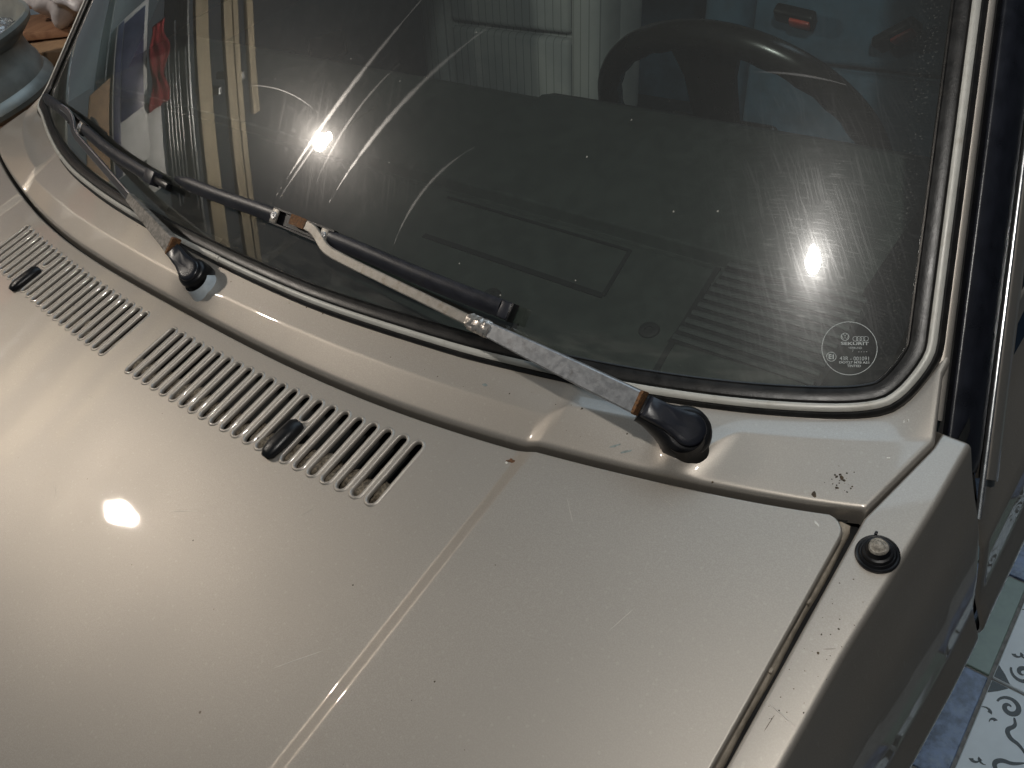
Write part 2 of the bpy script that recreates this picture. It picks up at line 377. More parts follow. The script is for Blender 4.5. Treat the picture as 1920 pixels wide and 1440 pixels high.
def ornament_mesh():
    """printed scroll work of the white tiles: spirals, commas and a cloud outline"""
    V, F = [], []
    def strip(P, wid):
        a, b = ribbon2d(P, wid); n0 = len(V); n = len(P)
        V.extend([(x, y, .0074) for x, y in a]); V.extend([(x, y, .0074) for x, y in b])
        for i in range(n - 1): F.append((n0 + i, n0 + i + 1, n0 + n + i + 1, n0 + n + i))
    def spiral(cx, cy, r0, turns, a0, sgn, w):
        n = 34; t = np.linspace(0, 1, n); a = a0 + sgn * t * turns * 2 * math.pi; r = r0 * (1 - .88 * t)
        strip(np.stack([cx + r * np.cos(a), cy + r * np.sin(a)], 1), w * (.25 + 1.1 * np.sin(np.pi * np.clip(t * .9 + .08, 0, 1))))
    def comma(cx, cy, l, a0):
        t = np.linspace(0, 1, 10); a = a0 + t * 1.7
        strip(np.stack([cx + l * t * np.cos(a), cy + l * t * np.sin(a)], 1), .006 * (1 - t) + .0008)
    def wave(pts, w): 
        P = smooth(pts, 3); t = np.linspace(0, 1, len(P)); strip(P, w * (.35 + np.sin(np.pi * t)))
    for sx in (-1, 1):
        for sy in (-1, 1):
            spiral(sx * .062, sy * .066, .0175, 1.35, (0 if sx > 0 else math.pi), sx * sy, .0058)
            spiral(sx * .026, sy * .073, .0130, 1.2, (math.pi if sx > 0 else 0), -sx * sy, .0048)
            comma(sx * .083, sy * .041, .013, 1.2 * sy); comma(sx * .072, sy * .034, .010, 2.2 * sy)
            wave([(sx * .052, sy * .054), (sx * .046, sy * .042), (sx * .056, sy * .030), (sx * .048, sy * .019), (sx * .034, sy * .017), (sx * .021, sy * .006)], .0050)
    for k in range(8):
        a = k * math.pi / 4; comma(.004 * math.cos(a), .004 * math.sin(a), .019, a - .5)
    for sx in (-1, 1):
        for sy in (-1, 1):
            n0 = len(V); V.extend([(sx * .0955, sy * .0955, .0074), (sx * .0955, sy * .072, .0074), (sx * .083, sy * .083, .0074), (sx * .072, sy * .0955, .0074)])
            F.append((n0, n0 + 1, n0 + 2, n0 + 3) if sx * sy < 0 else (n0 + 3, n0 + 2, n0 + 1, n0))
    me = bpy.data.meshes.new('scroll_print'); me.from_pydata(V, [], F); me.update(); me.materials.append(M['ink']); return me
TP = 0.1985
t_white = tile_mesh('white_tile', TP - .005, TP - .005, M['white_tile']); orn = ornament_mesh()
t_blue = tile_mesh('blue_tile', .0475, TP - .005, M['blue_tile']); t_green = tile_mesh('green_tile', .0475, TP - .005, M['green_tile'])
Y0T = 0.4085
for j in range(-5, 7):
    yc = Y0T + (j + .5) * TP
    for i in range(0, 1):
        g_ = mesh('grout_bed', [(-.21, yc - TP / 2, 0), (.30, yc - TP / 2, 0), (.30, yc + TP / 2, 0), (-.21, yc + TP / 2, 0)], [(0, 1, 2, 3)], M['grout'], None, smooth=False)
        g_.location = (.872, 0, FZ + .0015); attach(g_, floor)
        o = link('white_tile', t_white, None, floor); o.location = (.8735 + (i + .5) * TP, yc, FZ)
        d = link('scroll_print', orn, None, o); d.matrix_parent_inverse = Matrix.Identity(4)
    for i in range(0, 3):
        b = link('border_tile', t_green if (j + i) % 2 == 0 else t_blue, None, floor); b.location = (.8470 - i * .0525, yc, FZ)
    b = link('border_tile', t_blue if j % 2 == 0 else t_green, None, floor); b.location = (.8735 + TP + .0262, yc, FZ)

# ------------------------------------------------------------------ the car
car = empty('car', (0, 0.6, FZ))
tag(car, 'champagne beige metallic hatchback with wipers resting on its dirty tinted windscreen', 'car')

YB = np.polyfit([s * v for v in (0, .1, .2, .3, .4, .49, .57, .61, .67, .70, .73) for s in (-1, 1)],
                [v for v in (-.1075, -.1065, -.1045, -.0995, -.0875, -.0718, -.0565, -.0475, -.0305, -.0205, -.0115) for s in (-1, 1)], 8)
YB[1::2] = 0
def y_gap(x): return np.polyval(YB, x)
def hinge(t, k=.008): return (t + np.sqrt(t * t + k)) / 2
def step(x):
    t = (np.abs(x) - .491) / .012; return .006 * (hinge(t) - hinge(t - 1))
def z_body(x, y): return .012 + .1 * y + step(x) - .004 * np.clip(-y - .15, 0, 2) ** 2
def n_body(x, y):
    e = 2e-4; gx = (z_body(x + e, y) - z_body(x - e, y)) / (2 * e); gy = (z_body(x, y + e) - z_body(x, y - e)) / (2 * e)
    v = np.array([-gx, -gy, 1.0]); return v / np.linalg.norm(v)

# bonnet: sheet with real vent slots, its edges rolled down
SLOT_L, PITCH, SLOT0 = .0656, .0178, .0306
def slot_outline(x, y1, y0, w, n=8):
    r = w / 2; P = []
    for k in range(n + 1):
        a = math.pi * k / n; P.append((x + r * math.cos(a), y1 - r + r * math.sin(a)))
    for k in range(n + 1):
        a = math.pi + math.pi * k / n; P.append((x + r * math.cos(a), y0 + r + r * math.sin(a)))
    return np.array(P)
slots = []
for s in (-1, 1):
    for i in range(22):
        x = s * (SLOT0 + PITCH * i); yt = -.1327 + .137 * x * x + .003; yb = yt - SLOT_L - .003
        if i == 14: slots.append((x, yt, yt - .027))
        else: slots.append((x, yt, yb))
SW = .0110
def roll_rings(out, away, prof):
    """rings that leave a sheet edge: (distance away, drop)"""
    V, N = [], []
    for (x, y), (ax, ay) in zip(out, away):
        z = z_body(x, y)
        for d, h in prof: V.append((x + ax * d, y + ay * d, z - h))
    m = len(prof); PN = []
    pr = np.array(prof, float); tg = np.gradient(pr, axis=0); tg /= np.linalg.norm(tg, axis=1)[:, None]
    for (x, y), (ax, ay) in zip(out, away):
        n0 = n_body(x, y)
        for k in range(m):
            nx, nz = tg[k][1], tg[k][0]
            v = n0 * nz + np.array([ax, ay, 0]) * nx
            if k == 0: v = n0
            PN.append(v / np.linalg.norm(v))
    return V, PN
def away_of(P, sign):
    T = np.roll(P, -1, 0) - np.roll(P, 1, 0); T /= np.linalg.norm(T, axis=1)[:, None]; return np.stack([T[:, 1], -T[:, 0]], 1) * sign
def rounded_poly(P, idx_r):
    return P
xs = np.linspace(-.7312, .7312, 150)
rear = [(x, y_gap(x) - .0022) for x in xs]
def corner(cx, s, n=6, r=.011):
    yc = y_gap(.7312 - r) - r - .0022; return [(s * (.7312 - r + r * math.cos(a)), yc + r * math.sin(a)) for a in np.linspace(0, math.pi / 2, n)]
rr = .011
rear = [p for p in rear if abs(p[0]) < .7312 - rr]
FRONT = -.80
side_y = list(np.linspace(FRONT, y_gap(.7312 - rr) - rr - .006, 45))
right = [(.7312 - .004 * max(0, (-y - .05)), y) for y in side_y]; left = [(-x, y) for x, y in right]
front = [(x, FRONT) for x in np.linspace(-.7, .7, 60)]
outline = np.array(front + right + corner(0, 1) + rear[::-1] + corner(0, -1)[::-1] + left[::-1])
keep = [0]
for i in range(1, len(outline)):
    if np.linalg.norm(outline[i] - outline[keep[-1]]) > 1e-4: keep.append(i)
outline = outline[keep]
pts = [tuple(p) for p in outline]; edges = [(i, (i + 1) % len(pts)) for i in range(len(pts))]
hole_out = []
for (x, y1, y0) in slots:
    P = slot_outline(x, y1, y0, SW)
    P = P[[i for i in range(len(P)) if i == 0 or np.linalg.norm(P[i] - P[i - 1]) > 1e-5]]
    k = len(pts); pts += [tuple(p) for p in P]; edges += [(k + i, k + (i + 1) % len(P)) for i in range(len(P))]; hole_out.append(P)
dense = sorted(set(list(np.round(np.arange(-.72, .721, .024), 4)) + [s * v for s in (-1, 1) for v in (.4840, .4868, .4886, .4898, .491, .4924, .4945, .497, .4995, .5016, .503, .5042, .5055, .5074, .511)]))
for x in dense:
    for y in np.arange(FRONT + .01, y_gap(x) - .006, .02):
        if all(not (abs(x - a) < SW * .75 and b0 - .004 < y < b1 + .004) for a, b1, b0 in slots): pts.append((float(x), float(y)))
cd = delaunay_2d_cdt([Vector(p) for p in pts], edges, [], 4, 1e-6)
V2 = [np.array(v) for v in cd[0]]
V = [(v[0], v[1], z_body(v[0], v[1])) for v in V2]; Nn = [n_body(v[0], v[1]) for v in V2]; F = [tuple(f) for f in cd[2]]
def in_slot(c): return any(abs(c[0] - a) < SW / 2 and b0 < c[1] < b1 and (b0 + SW / 2 < c[1] < b1 - SW / 2 or min(math.hypot(c[0] - a, c[1] - b1 + SW / 2), math.hypot(c[0] - a, c[1] - b0 - SW / 2)) < SW / 2) for a, b1, b0 in slots)
F = [f for f in F if not in_slot(sum(V2[i] for i in f) / len(f))]
F = [f if np.cross(V2[f[1]] - V2[f[0]], V2[f[2]] - V2[f[0]]) > 0 else f[::-1] for f in F]
n0 = len(V); RP = [(0, 0), (.0008, .0002), (.0016, .0009), (.0021, .0020), (.0023, .004), (.0023, .014)]
rv, rn = roll_rings(outline, away_of(outline, 1), RP); V += rv; Nn += rn; m = len(RP); L = len(outline)
for i in range(L):
    j = (i + 1) % L
    for k in range(m - 1): F.append((n0 + i * m + k, n0 + i * m + k + 1, n0 + j * m + k + 1, n0 + j * m + k))
bonnet = mesh('bonnet', V, F, M['paint'], car, normals=Nn)
SP = [(-.0026, .0000), (-.0019, -.0007), (-.0008, -.0012), (.0002, -.0008), (.0009, .0004), (.0012, .0018), (.0011, .0030)]
for P in hole_out:
    aw = away_of(P, -1) * 1.0
    if (np.mean(P + aw * .001, 0) is not None) and np.linalg.norm((P + aw * .001) - P.mean(0), axis=1).mean() > np.linalg.norm(P - P.mean(0), axis=1).mean(): aw = -aw
    V, Nn = roll_rings(P, aw, SP); m = len(SP); L = len(P); F = []
    for i in range(L):
        j = (i + 1) % L
        for k in range(m - 1): F.append((i * m + k, j * m + k, j * m + k + 1, i * m + k + 1))
    o = mesh('vent_slot', V, F, M['paint'], bonnet)
# dark tray with dusty foam under the slots
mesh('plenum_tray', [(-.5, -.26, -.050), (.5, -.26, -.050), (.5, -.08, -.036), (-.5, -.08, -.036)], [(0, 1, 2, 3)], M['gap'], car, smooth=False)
for s in (-1, 1):
    bm = bmesh.new()
    for k in range(46):
        u = .03 + .40 * k / 45; x = s * u; y = -.183 + .137 * x * x + .006 * math.sin(k * 1.7) ; r = .010 + .004 * random.random()
        bmesh.ops.create_icosphere(bm, subdivisions=2, radius=r, matrix=Matrix.Translation((x, y, -.019 + .004 * random.random())) @ Matrix.Diagonal((1.1, .8, .7, 1)))
    o = bm_out('sound_foam', bm, M['foam'], car)
# washer nozzles sitting over the slots
for (nx, ny, sx) in ((.2800, -.1700, 1), (-.2790, -.1740, -1)):
    z = z_body(nx, ny)
    prof = [(-.5, 0), (-.5, .45), (-.42, .8), (-.2, 1), (.2, 1), (.42, .8), (.5, .45), (.5, 0)]
    path = [(nx + .0000, ny + .019, z - .001), (nx, ny + .016, z), (nx, ny + .004, z), (nx, ny - .010, z), (nx, ny - .018, z), (nx, ny - .0225, z)]
    nz = sweep('washer_nozzle', path, [(0, 0, 1)] * 6, prof, M['black_plastic'], car, scale=[(.0165, .0085), (.0180, .0100), (.0185, .0092), (.0180, .0078), (.0155, .0060), (.009, .0035)], sharp=60)
    lathe('spray_jet', [(0, .0012), (.0012, .0012), (.0012, 0)], frame((nx, ny + .0195, z + .005), (1, 0, 0), (0, 1, .2)), M['chrome'], nz, 10)

# cowl panel below the windscreen
def even_fit(pts, deg):
    X = [q * x for x, y in pts for q in (-1, 1)]; Y = [y for x, y in pts for q in (-1, 1)]
    c = np.polyfit(X, Y, deg); c[1::2] = 0; return c
R_IN = even_fit([(0, -.0775), (.15, -.0768), (.26, -.0705), (.34, -.0632), (.40, -.0562), (.46, -.0478), (.495, -.0425)], 4)
R_OUT = np.polyfit([.511, .529, .56, .64, .671, .7132, .7545], [-.0285, -.0234, -.0152, .0111, .0248, .0465, .0668], 2)
U_IN = even_fit([(0, -.0515), (.09, -.0510), (.18, -.0470), (.25, -.0428), (.38, -.0312), (.41, -.0272), (.47, -.0176), (.51, -.0095), (.59, .0112), (.63, .0242), (.697, .0568)], 6)
def jog(x):
    t = (abs(x) - .4965) / .0135; return hinge(t) - hinge(t - 1)
def pad(x, c, w, d):
    t = (x - c) / w; return d * math.cos(t * math.pi / 2) ** 2 if abs(t) < 1 else 0.0
def fr(x):
    a, j = abs(x), jog(x)
    return np.array((np.polyval(R_IN, min(a, .53)) * (1 - j) + np.polyval(R_OUT, max(a, .48)) * j + pad(x, .6120, .0300, -.0330) + pad(x, .0220, .060, -.0075), .021 * (1 - j) + .0280 * j))
U_CORNER = np.array([(.690, .0530, .0275), (.7040, .0608, .0275), (.7175, .0700, .0280), (.7298, .0862, .0305), (.7360, .103, .0380), (.7400, .1255, .0535)])
def fu(x):
    a = abs(x)
    if a < .69: return np.array((np.polyval(U_IN, a), .0275))
    return np.array([np.interp(a, U_CORNER[:, 0], U_CORNER[:, k]) for k in (1, 2)])
us = np.linspace(-.7365, .7365, 740)
def smooth1(f, xs, w=3):
    A = np.array([f(x) for x in xs]); K = np.hanning(2 * w + 3)[1:-1]; K /= K.sum()
    B = A.copy()
    for k in range(A.shape[1]): B[:, k] = np.convolve(np.pad(A[:, k], w, mode='edge'), K, mode='valid')
    return B
def stretch(u, xe):
    a = abs(u); return math.copysign(a if a < .66 else .66 + (a - .66) * (xe - .66) / (.7365 - .66), u)
xr = [stretch(u, .7540) for u in us]; xu = [stretch(u, .7400) for u in us]
RA, UA = np.array([fr(x) for x in xr]), smooth1(fu, xu, 8)
V, rows = [], 0
secs = []
for u, x1, x2, (yr, zr), (yu, zu) in zip(us, xr, xu, RA, UA):
    yl = y_gap(u) + .0050; zl = z_body(u, yl - .004) + .0012
    st = step(u); f = st / .006
    p = fillet([(0, 0), (1, 0), (2, 0), (3, 0)], [0, 0, 0, 0], 1)
    P3 = [np.array((u, yl - .0006, zl - .016)), np.array((u, yl, zl + .0022)), np.array((x1, yr, zr)), np.array((x2, yu, zu)), np.array((x2, yu + (.012 if u > 0 else .034), zu + (.004 if u > 0 else .008)))]
    sec = [P3[0]]
    for (a, b, c, r) in ((P3[0], P3[1], P3[2], .0046), (P3[1], P3[2], P3[3], .0024)):
        w, v = a - b, c - b; lw, lv = np.linalg.norm(w), np.linalg.norm(v); q = min(r, lw * .45, lv * .45)
        for k in range(9):
            t = k / 8; sec.append((1 - t) ** 2 * (b + w / lw * q) + 2 * t * (1 - t) * b + t * t * (b + v / lv * q))
        if r > .0044: sec += [sec[-1] * (1 - k / 4) + (P3[2] + (P3[1] - P3[2]) / np.linalg.norm(P3[1] - P3[2]) * .0024) * (k / 4) for k in (1, 2, 3)]
    sec += [P3[3], P3[4]]
    secs.append(sec)
def ends(sec, s):
    o = []
    for d, h in ((.0012, .0004), (.0024, .0016), (.003, .0035), (.003, .012)): o.append([p + np.array((s * d, 0, -h)) for p in sec])
    return o
secs = ends(secs[0], -1)[::-1] + secs + ends(secs[-1], 1)
m = len(secs[0]); V = [p for s in secs for p in s]
F = [(i * m + k, (i + 1) * m + k, (i + 1) * m + k + 1, i * m + k + 1) for i in range(len(secs) - 1) for k in range(m - 1)]
cowl = mesh('cowl_panel', V, F, M['paint'], car)
# dark channel under the gap between bonnet and cowl
xs = np.linspace(-.73, .73, 80)
V = [(x, y_gap(x) - .006, z_body(x, y_gap(x)) - .011) for x in xs] + [(x, y_gap(x) + .012, z_body(x, y_gap(x)) - .013) for x in xs]
mesh('gap_channel', V, [(i, i + 1, 80 + i + 1, 80 + i) for i in range(79)], M['gap'], car)

# front wings (fenders)
def x_edge(y): return np.interp(y, [-.9, -.5, -.174, -.093, -.038, .024, .09, .4, 1.2], [.752, .760, .7665, .7685, .7725, .7765, .7790, .785, .785])
def z_top(y): return .018 + .1 * np.minimum(y, .08) - .004 * np.clip(-y - .15, 0, 2) ** 2
def x_in(y): return np.interp(y, [-.9, -.2, -.008, .0635, .1], [.7375, .7390, .7400, .7570, .7590])
SIDE = [(.0068, -.040), (.0205, -.086), (.0315, -.150), (.0375, -.196), (.0490, -.232), (.0500, -.242), (.0455, -.256), (.0410, -.290), (.0380, -.42), (.0260, -.62)]
def side_section(y, top=True, zcut=None):
    xe, zt = x_edge(y), z_top(y)
    pts = [(xe - .004, zt)] if not top else [(x_in(y), zt - .022), (x_in(y), zt), (xe - .002, zt - .0005)]
    rad = [0] if not top else [0, .0025, .0045]
    pts = pts + [(xe + dx, zt + dz) for dx, dz in SIDE]; rad = rad + [.02, .025, .03, .008, .005, .004, .01, .02, .05, 0]
    return fillet(pts, rad, 6)
def wing(name, s, ys):
    S = [[(s * p[0], y, p[1]) for p in side_section(y)] for y in ys]; m = len(S[0])
    S.append([(p[0], ys[-1] + .0015, p[2] - .0005) if i > 0 else p for i, p in enumerate(S[-1])]); S.append([(p[0] - s * .012, ys[-1] + .0018, p[2]) for p in S[-1]])
    V = [p for q in S for p in q]; F = [(i * m + k, i * m + k + 1, (i + 1) * m + k + 1, (i + 1) * m + k) for i in range(len(S) - 1) for k in range(m - 1)]
    if s < 0: F = [f[::-1] for f in F]
    return mesh(name, V, F, M['paint'], car, sharp=60)
ysw = np.r_[np.linspace(-.85, -.1, 30), np.linspace(-.08, .0765, 40)]
wing_l = wing('front_wing', 1, ysw); wing_r = wing('front_wing', -1, ysw)
# inner flange (gutter) between bonnet and wing, with clips and dirt
for s in (1, -1):
    ys = np.linspace(-.80, -.012, 60)
    V = [(s * (x + (.0005 * math.sin(y * 90))), y, z_body(.72, y) + dz) for y in ys for x, dz in ((.7240, -.0115), (.7280, -.0085), (.7340, -.0088), (.7345, -.0200))]
    F = [(i * 4 + k, i * 4 + k + 1, i * 4 + k + 5, i * 4 + k + 4) for i in range(59) for k in range(3)]
    gut = mesh('gutter_flange', V, F, M['flange'], car)
    for yy in (-.075, -.127):
        box('flange_clip', (.004, .004, .0030), Matrix.Translation((s * .7330, yy, z_body(.72, yy) - .0085)), M['flange'], gut, .0010)
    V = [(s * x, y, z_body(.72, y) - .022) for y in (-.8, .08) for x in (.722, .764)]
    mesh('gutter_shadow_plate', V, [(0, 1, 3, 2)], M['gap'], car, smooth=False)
# corner filler between cowl, wing and bonnet
# rubber grommet plugging the aerial hole in the wing
GM = frame((.7572, -.0285, z_top(-.0285) + .0002), (1, 0, .02), (0, -.1, 1))
gr = lathe('aerial_hole_grommet', [(.0130, -.002), (.0136, .0005), (.0134, .0016), (.0126, .0022), (.0116, .0020), (.0110, .0030), (.0104, .0037), (.0098, .0036), (.0094, .0052), (.0090, .0062), (.0076, .0068), (.0070, .0094), (.0062, .0106), (.0060, .0100)], GM, M['black_plastic'], car, 48, 30)
dome = lathe('dried_filler_dome', [(.0060, .0098), (.0060, .0110), (.0052, .0124), (.0046, .0120), (.0034, .0132), (.0032, .0142), (.0024, .0146), (.0022, .0140), (.0012, .0152), (.0001, .0154)], GM,
             simple('dry_grey_sealant', (0.30, 0.275, 0.235), .8, var=.35, nscale=500, bump=.9, bscale=500), gr, 28, 70, .05)
box('moulding_nib', (.0018, .0022, .0025), GM @ Matrix.Translation((-.006, .0125, .003)), M['black_plastic'], gr, .0004)

# ------------------------------------------------------------------ windscreen
GC = [0.0299, 0.026, 0.0224, -0.0183, 0.086, -0.0097, -0.0782]; GK = 1.2271
def hw(z): return .7492 - .4039 * z
def G(a, z): return np.array([a * hw(z), np.polyval(GC, a) + GK * z, z])
def gn(a, z):
    e = 1e-4; n = np.cross(G(a + e, z) - G(a - e, z), G(a, z + e) - G(a, z - e)); return n / np.linalg.norm(n)
def g_inv(P):
    z = P[2]; return P[0] / hw(z), z
ZT = .46
V, F, UVs = [], [], []
na, nz = 120, 40
for i in range(na + 1):
    a = -1 + 2 * i / na; zm = .0345 + .012 * max(0, (abs(a) - .93) / .07) ** 2
    for j in range(nz + 1):
        z = zm + (ZT - zm) * (j / nz) ** 1.2; V.append(G(a * .994, z) - gn(a, z) * .0); UVs.append((a * .994 * .7371, z * 1.63))
for i in range(na):
    for j in range(nz): F.append((i * (nz + 1) + j, (i + 1) * (nz + 1) + j, (i + 1) * (nz + 1) + j + 1, i * (nz + 1) + j + 1))
NG = [gn(-1 + 2 * (k // (nz + 1)) / na, V[k][2]) for k in range(len(V))]
glass = mesh('windscreen', V, F, M['glass'], car, normals=NG)
uvl = glass.data.uv_layers.new(name='metres')
for lp in glass.data.loops: uvl.data[lp.index].uv = UVs[lp.vertex_index]
glass['label'] = 'tinted windscreen with wiper smears and two bulb reflections'

# seal: rubber with a silver filler strip, following the glass edge
TD = np.array((-.4039, 1.2271, 1.0)); TQ = np.array((.7492, .0611, 0))
tb = [(.00, -.0405), (.0745, -.0420), (.1708, -.0412), (.2345, -.0374), (.3000, -.0310), (.3695, -.0230), (.4062, -.0180), (.47, -.006), (.5309, .0066), (.586, .0216), (.6367, .0389), (.6828, .0591)]
rb = [(x, y, .030) for x, y in tb] + [(.7070, .0730, .0308), (.7215, .0860, .0340)]
rs = [tuple(TQ + TD * z) for z in (.0485, .06, .1, .15, .2, .28, .36, .44)]
lb = [(-.6892, .077, .030), (-.5972, .0432, .030), (-.5099, .0160, .030), (-.4536, .0020, .030), (-.4028, -.0090, .030), (-.33, -.0195, .030), (-.2521, -.0285, .030), (-.16, -.0350, .030), (-.08, -.0385, .030)]
ls = [(-p[0], p[1], p[2]) for p in rs]
path = ls[::-1] + [(-.7215, .0860, .0340)] + lb + rb + rs
path = resample(smooth(path, 3), 420)
pn = []
for p in path:
    a, z = g_inv(p); pn.append(gn(max(-1, min(1, a)), max(.02, z)))
# b < 0 is towards the glass here (path runs from left side to right side, normal outwards)
def orient(prof): return [(b, h) for b, h in prof]
inner = [(.0030, .0010), (.0030, .0046), (.0050, .0058), (.0085, .0056), (.0120, .0040), (.0138, .0032), (.0150, .0036), (.0160, .0026), (.0162, .0004), (.0100, -.001)]
filler = [(-.0031, .0020), (-.0030, .0058), (-.0018, .0068), (.0018, .0068), (.0030, .0058), (.0031, .0020)]
outer = [(-.0030, .0010), (-.0030, .0048), (-.0046, .0056), (-.0072, .0048), (-.0092, .0022), (-.0098, -.004), (-.0070, -.006)]
sg = -1 if np.cross(np.gradient(path, axis=0)[210], pn[210])[1] < 0 else 1   # across vector points to or from the glass
fl = lambda P: [(b * sg, h) for b, h in P]
seal = sweep('windscreen_seal', path, pn, fl(inner), M['rubber'], car, sharp=30)
sweep('outer_lip', path, pn, fl(outer), M['rubber'], seal, sharp=30)
strip = sweep('filler_strip', path, pn, fl(filler), M['trim'], car, sharp=40)
# the joint clip of the filler strip
def path_near(x, lo=60, hi=360): return min(range(lo, hi), key=lambda i: abs(path[i][0] - x))
i0 = path_near(-.005); i1 = path_near(.028)
sweep('joint_clip', path[i0:i1 + 1], pn[i0:i1 + 1], fl([(-.0036, .0020), (-.0035, .0064), (-.002, .0076), (.002, .0076), (.0035, .0064), (.0036, .0020)]), M['trim'], strip)

# A-pillars: painted flange, dark joint, black cover, door frame
Tn = TD / np.linalg.norm(TD); Np = gn(1, .1); Np = Np - Tn * (Np @ Tn); Np /= np.linalg.norm(Np); Bp = np.cross(Tn, Np); Bp *= np.sign(Bp[0])
def pillar_loft(name, prof, zs, mat, s, sharp=45, fn=None):
    V, F = [], []; m = len(prof)
    for z in zs:
        Q = TQ + TD * z
        for k, (b, n) in enumerate(prof):
            p = Q + Bp * b + Np * n
            if fn: p = fn(p, z, k)
            V.append((s * p[0], p[1], p[2]))
    for i in range(len(zs) - 1):
        for k in range(m - 1): F.append((i * m + k, i * m + k + 1, (i + 1) * m + k + 1, (i + 1) * m + k))
    if s < 0: F = [f[::-1] for f in F]
    return mesh(name, V, F, mat, car, sharp=sharp)
cover_prof = fillet([(.0195, -.014), (.0200, -.0015), (.0300, -.0030), (.0455, -.0170), (.0555, -.0340), (.0560, -.050)], [0, .003, .010, .02, .006, 0], 6)
for s in (1, -1):
    pil = pillar_loft('windscreen_pillar', fillet([(.0060, -.001), (.0100, .0008), (.0150, -.0004), (.0178, -.016)], [0, .002, .004, 0], 6), np.r_[np.linspace(.022, .08, 12), np.linspace(.1, .46, 10)], M['paint'], s)
    pillar_loft('pillar_joint', [(.0165, -.012), (.0215, -.012)], [-.004, .1, .46], M['gap'], s)
    zs = np.r_[np.linspace(.002, .03, 9), np.linspace(.04, .46, 14)]
    def tuck(p, z, k):
        t = max(0, (.014 - z) / .012); return p - Np * (.006 * t * t) 
    cov = pillar_loft('pillar_cover', cover_prof, zs, M['pillar'], s, 50, tuck)
    if s < 0: pillar_loft('pillar_lining', fillet([(-.012, -.006), (-.020, -.030), (-.040, -.052), (-.046, -.090)], [0, .006, .01, 0], 4), np.linspace(.03, .46, 10), M['lining'], s)
    # door: skin, window frame with bright edge, side glass
    S = []
    for y in np.r_[.0892, .0900, np.linspace(.0912, .40, 24), np.linspace(.45, 1.15, 10)]:
        sec = side_section(y, True)[14:][::-1]; zl = (y - .1065) / 1.2271; lz = zl - .0394; lx = .7492 - .4039 * zl + .0404
        if lz > .03: lz, lx = .03, .7610
        off = .0030 if y < .0898 else (.0008 if y < .0906 else 0)
        zz = np.r_[lz - .0, lz - .0012, np.linspace(lz - .004, -.10, 12), np.linspace(-.105, -.60, 70)]; row = []
        for q, z in enumerate(zz):
            xs_ = float(np.interp(z, sec[:, 1], sec[:, 0])); t = np.clip((z + .10) / (lz + .10), 0, 1); x = xs_ * (1 - t) + min(lx, xs_ + .004) * t if z > -.10 else xs_
            row.append((s * (x - off - (.0016 if q == 0 else 0)), y, z))
        S.append(row)
    m = len(S[0]); V = [p for q in S for p in q]; F = [(i * m + k, i * m + k + 1, (i + 1) * m + k + 1, (i + 1) * m + k) for i in range(len(S) - 1) for k in range(m - 1)]
    if s < 0: F = [f[::-1] for f in F]
    door = mesh('front_door', V, F, M['paint'], car, sharp=60)
    S = [[(s * (p[0] - .010), y, p[1]) for p in side_section(.08, True)[14:]] for y in (.066, .105)]; m = len(S[0])
    mesh('door_gap_shade', S[0] + S[1], [(k, k + 1, m + k + 1, m + k) for k in range(m - 1)], M['gap'], car)  # near-black backing sheet, the shade of the door gap put into its colour
    fo = pillar_loft('window_frame', fillet([(.0585, -.052), (.0588, -.0385), (.0625, -.0380), (.0720, -.0510), (.0800, -.0650), (.0785, -.072)], [0, .0012, .003, .006, .003, 0], 5), np.linspace(.0, .46, 12), M['paint'], s); attach(fo, door)
    eb = pillar_loft('bright_frame_edge', fillet([(.0575, -.040), (.0580, -.0368), (.0600, -.0362), (.0612, -.0376)], [0, .0008, .0008, 0], 4), np.linspace(-.0185, .46, 12), M['chrome'], s); attach(eb, door)
    a = TQ + TD * .055 + Bp * .077 + Np * -.068; b = TQ + TD * .46 + Bp * .077 + Np * -.068
    V = [(s * a[0], a[1], a[2]), (s * b[0], b[1], b[2]), (s * (b[0] + .01), 1.1, b[2]), (s * .79, 1.1, a[2] + .01)]
    gw = mesh('side_window', V, [(0, 1, 2, 3)], M['side_glass'], door, smooth=False)
# roof edge above the windscreen
V = []; top = [G(a, ZT) for a in np.linspace(-1, 1, 40)]
for p in top: V += [p + np.array((0, -.012, -.004)), p + np.array((0, .0, .012)), p + np.array((0, .10, .040)), p + np.array((0, .5, .070)), p + np.array((0, 1.0, .060))]
F = [(i * 5 + k, (i + 1) * 5 + k, (i + 1) * 5 + k + 1, i * 5 + k + 1) for i in range(39) for k in range(4)]
mesh('roof', V, F, M['paint'], car)

# etched maker's stamp in the lower corner of the glass
SA, SZ = .9374, .0564
def st_pt(px, py, h=.0005):
    """millimetre layout of the stamp (x right, y up) laid on the curved glass"""
    dpx, dpy = px / .3615, -py / .394
    a = SA + dpx * 4.329e-4 + dpy * 6.54e-5; z = SZ - dpx * 9.4e-6 - dpy * 2.455e-4
    return G(a, z) + gn(a, z) * h
def st_strip(P, w, closed=False):
    P = np.array(P, float)
    if closed: P = np.vstack([P, P[0]])
    T = np.gradient(P, axis=0)
    if closed: T[0] = T[-1] = (P[1] - P[-2]) / 2
    T /= np.linalg.norm(T, axis=1)[:, None]; N2 = np.stack([-T[:, 1], T[:, 0]], 1) * w / 2
    A, B = P + N2, P - N2; n = len(P)
    return [tuple(p) for p in A] + [tuple(p) for p in B], [(i, i + 1, n + i + 1, n + i) for i in range(n - 1)]
def st_mesh(name, parts):
    V, F = [], []
    for v, f in parts:
        k = len(V); V += [st_pt(*p) for p in v]; F += [tuple(i + k for i in q) for q in f]
    o = mesh(name, V, F, M['etch'], car, smooth=False); attach(o, glass); return o
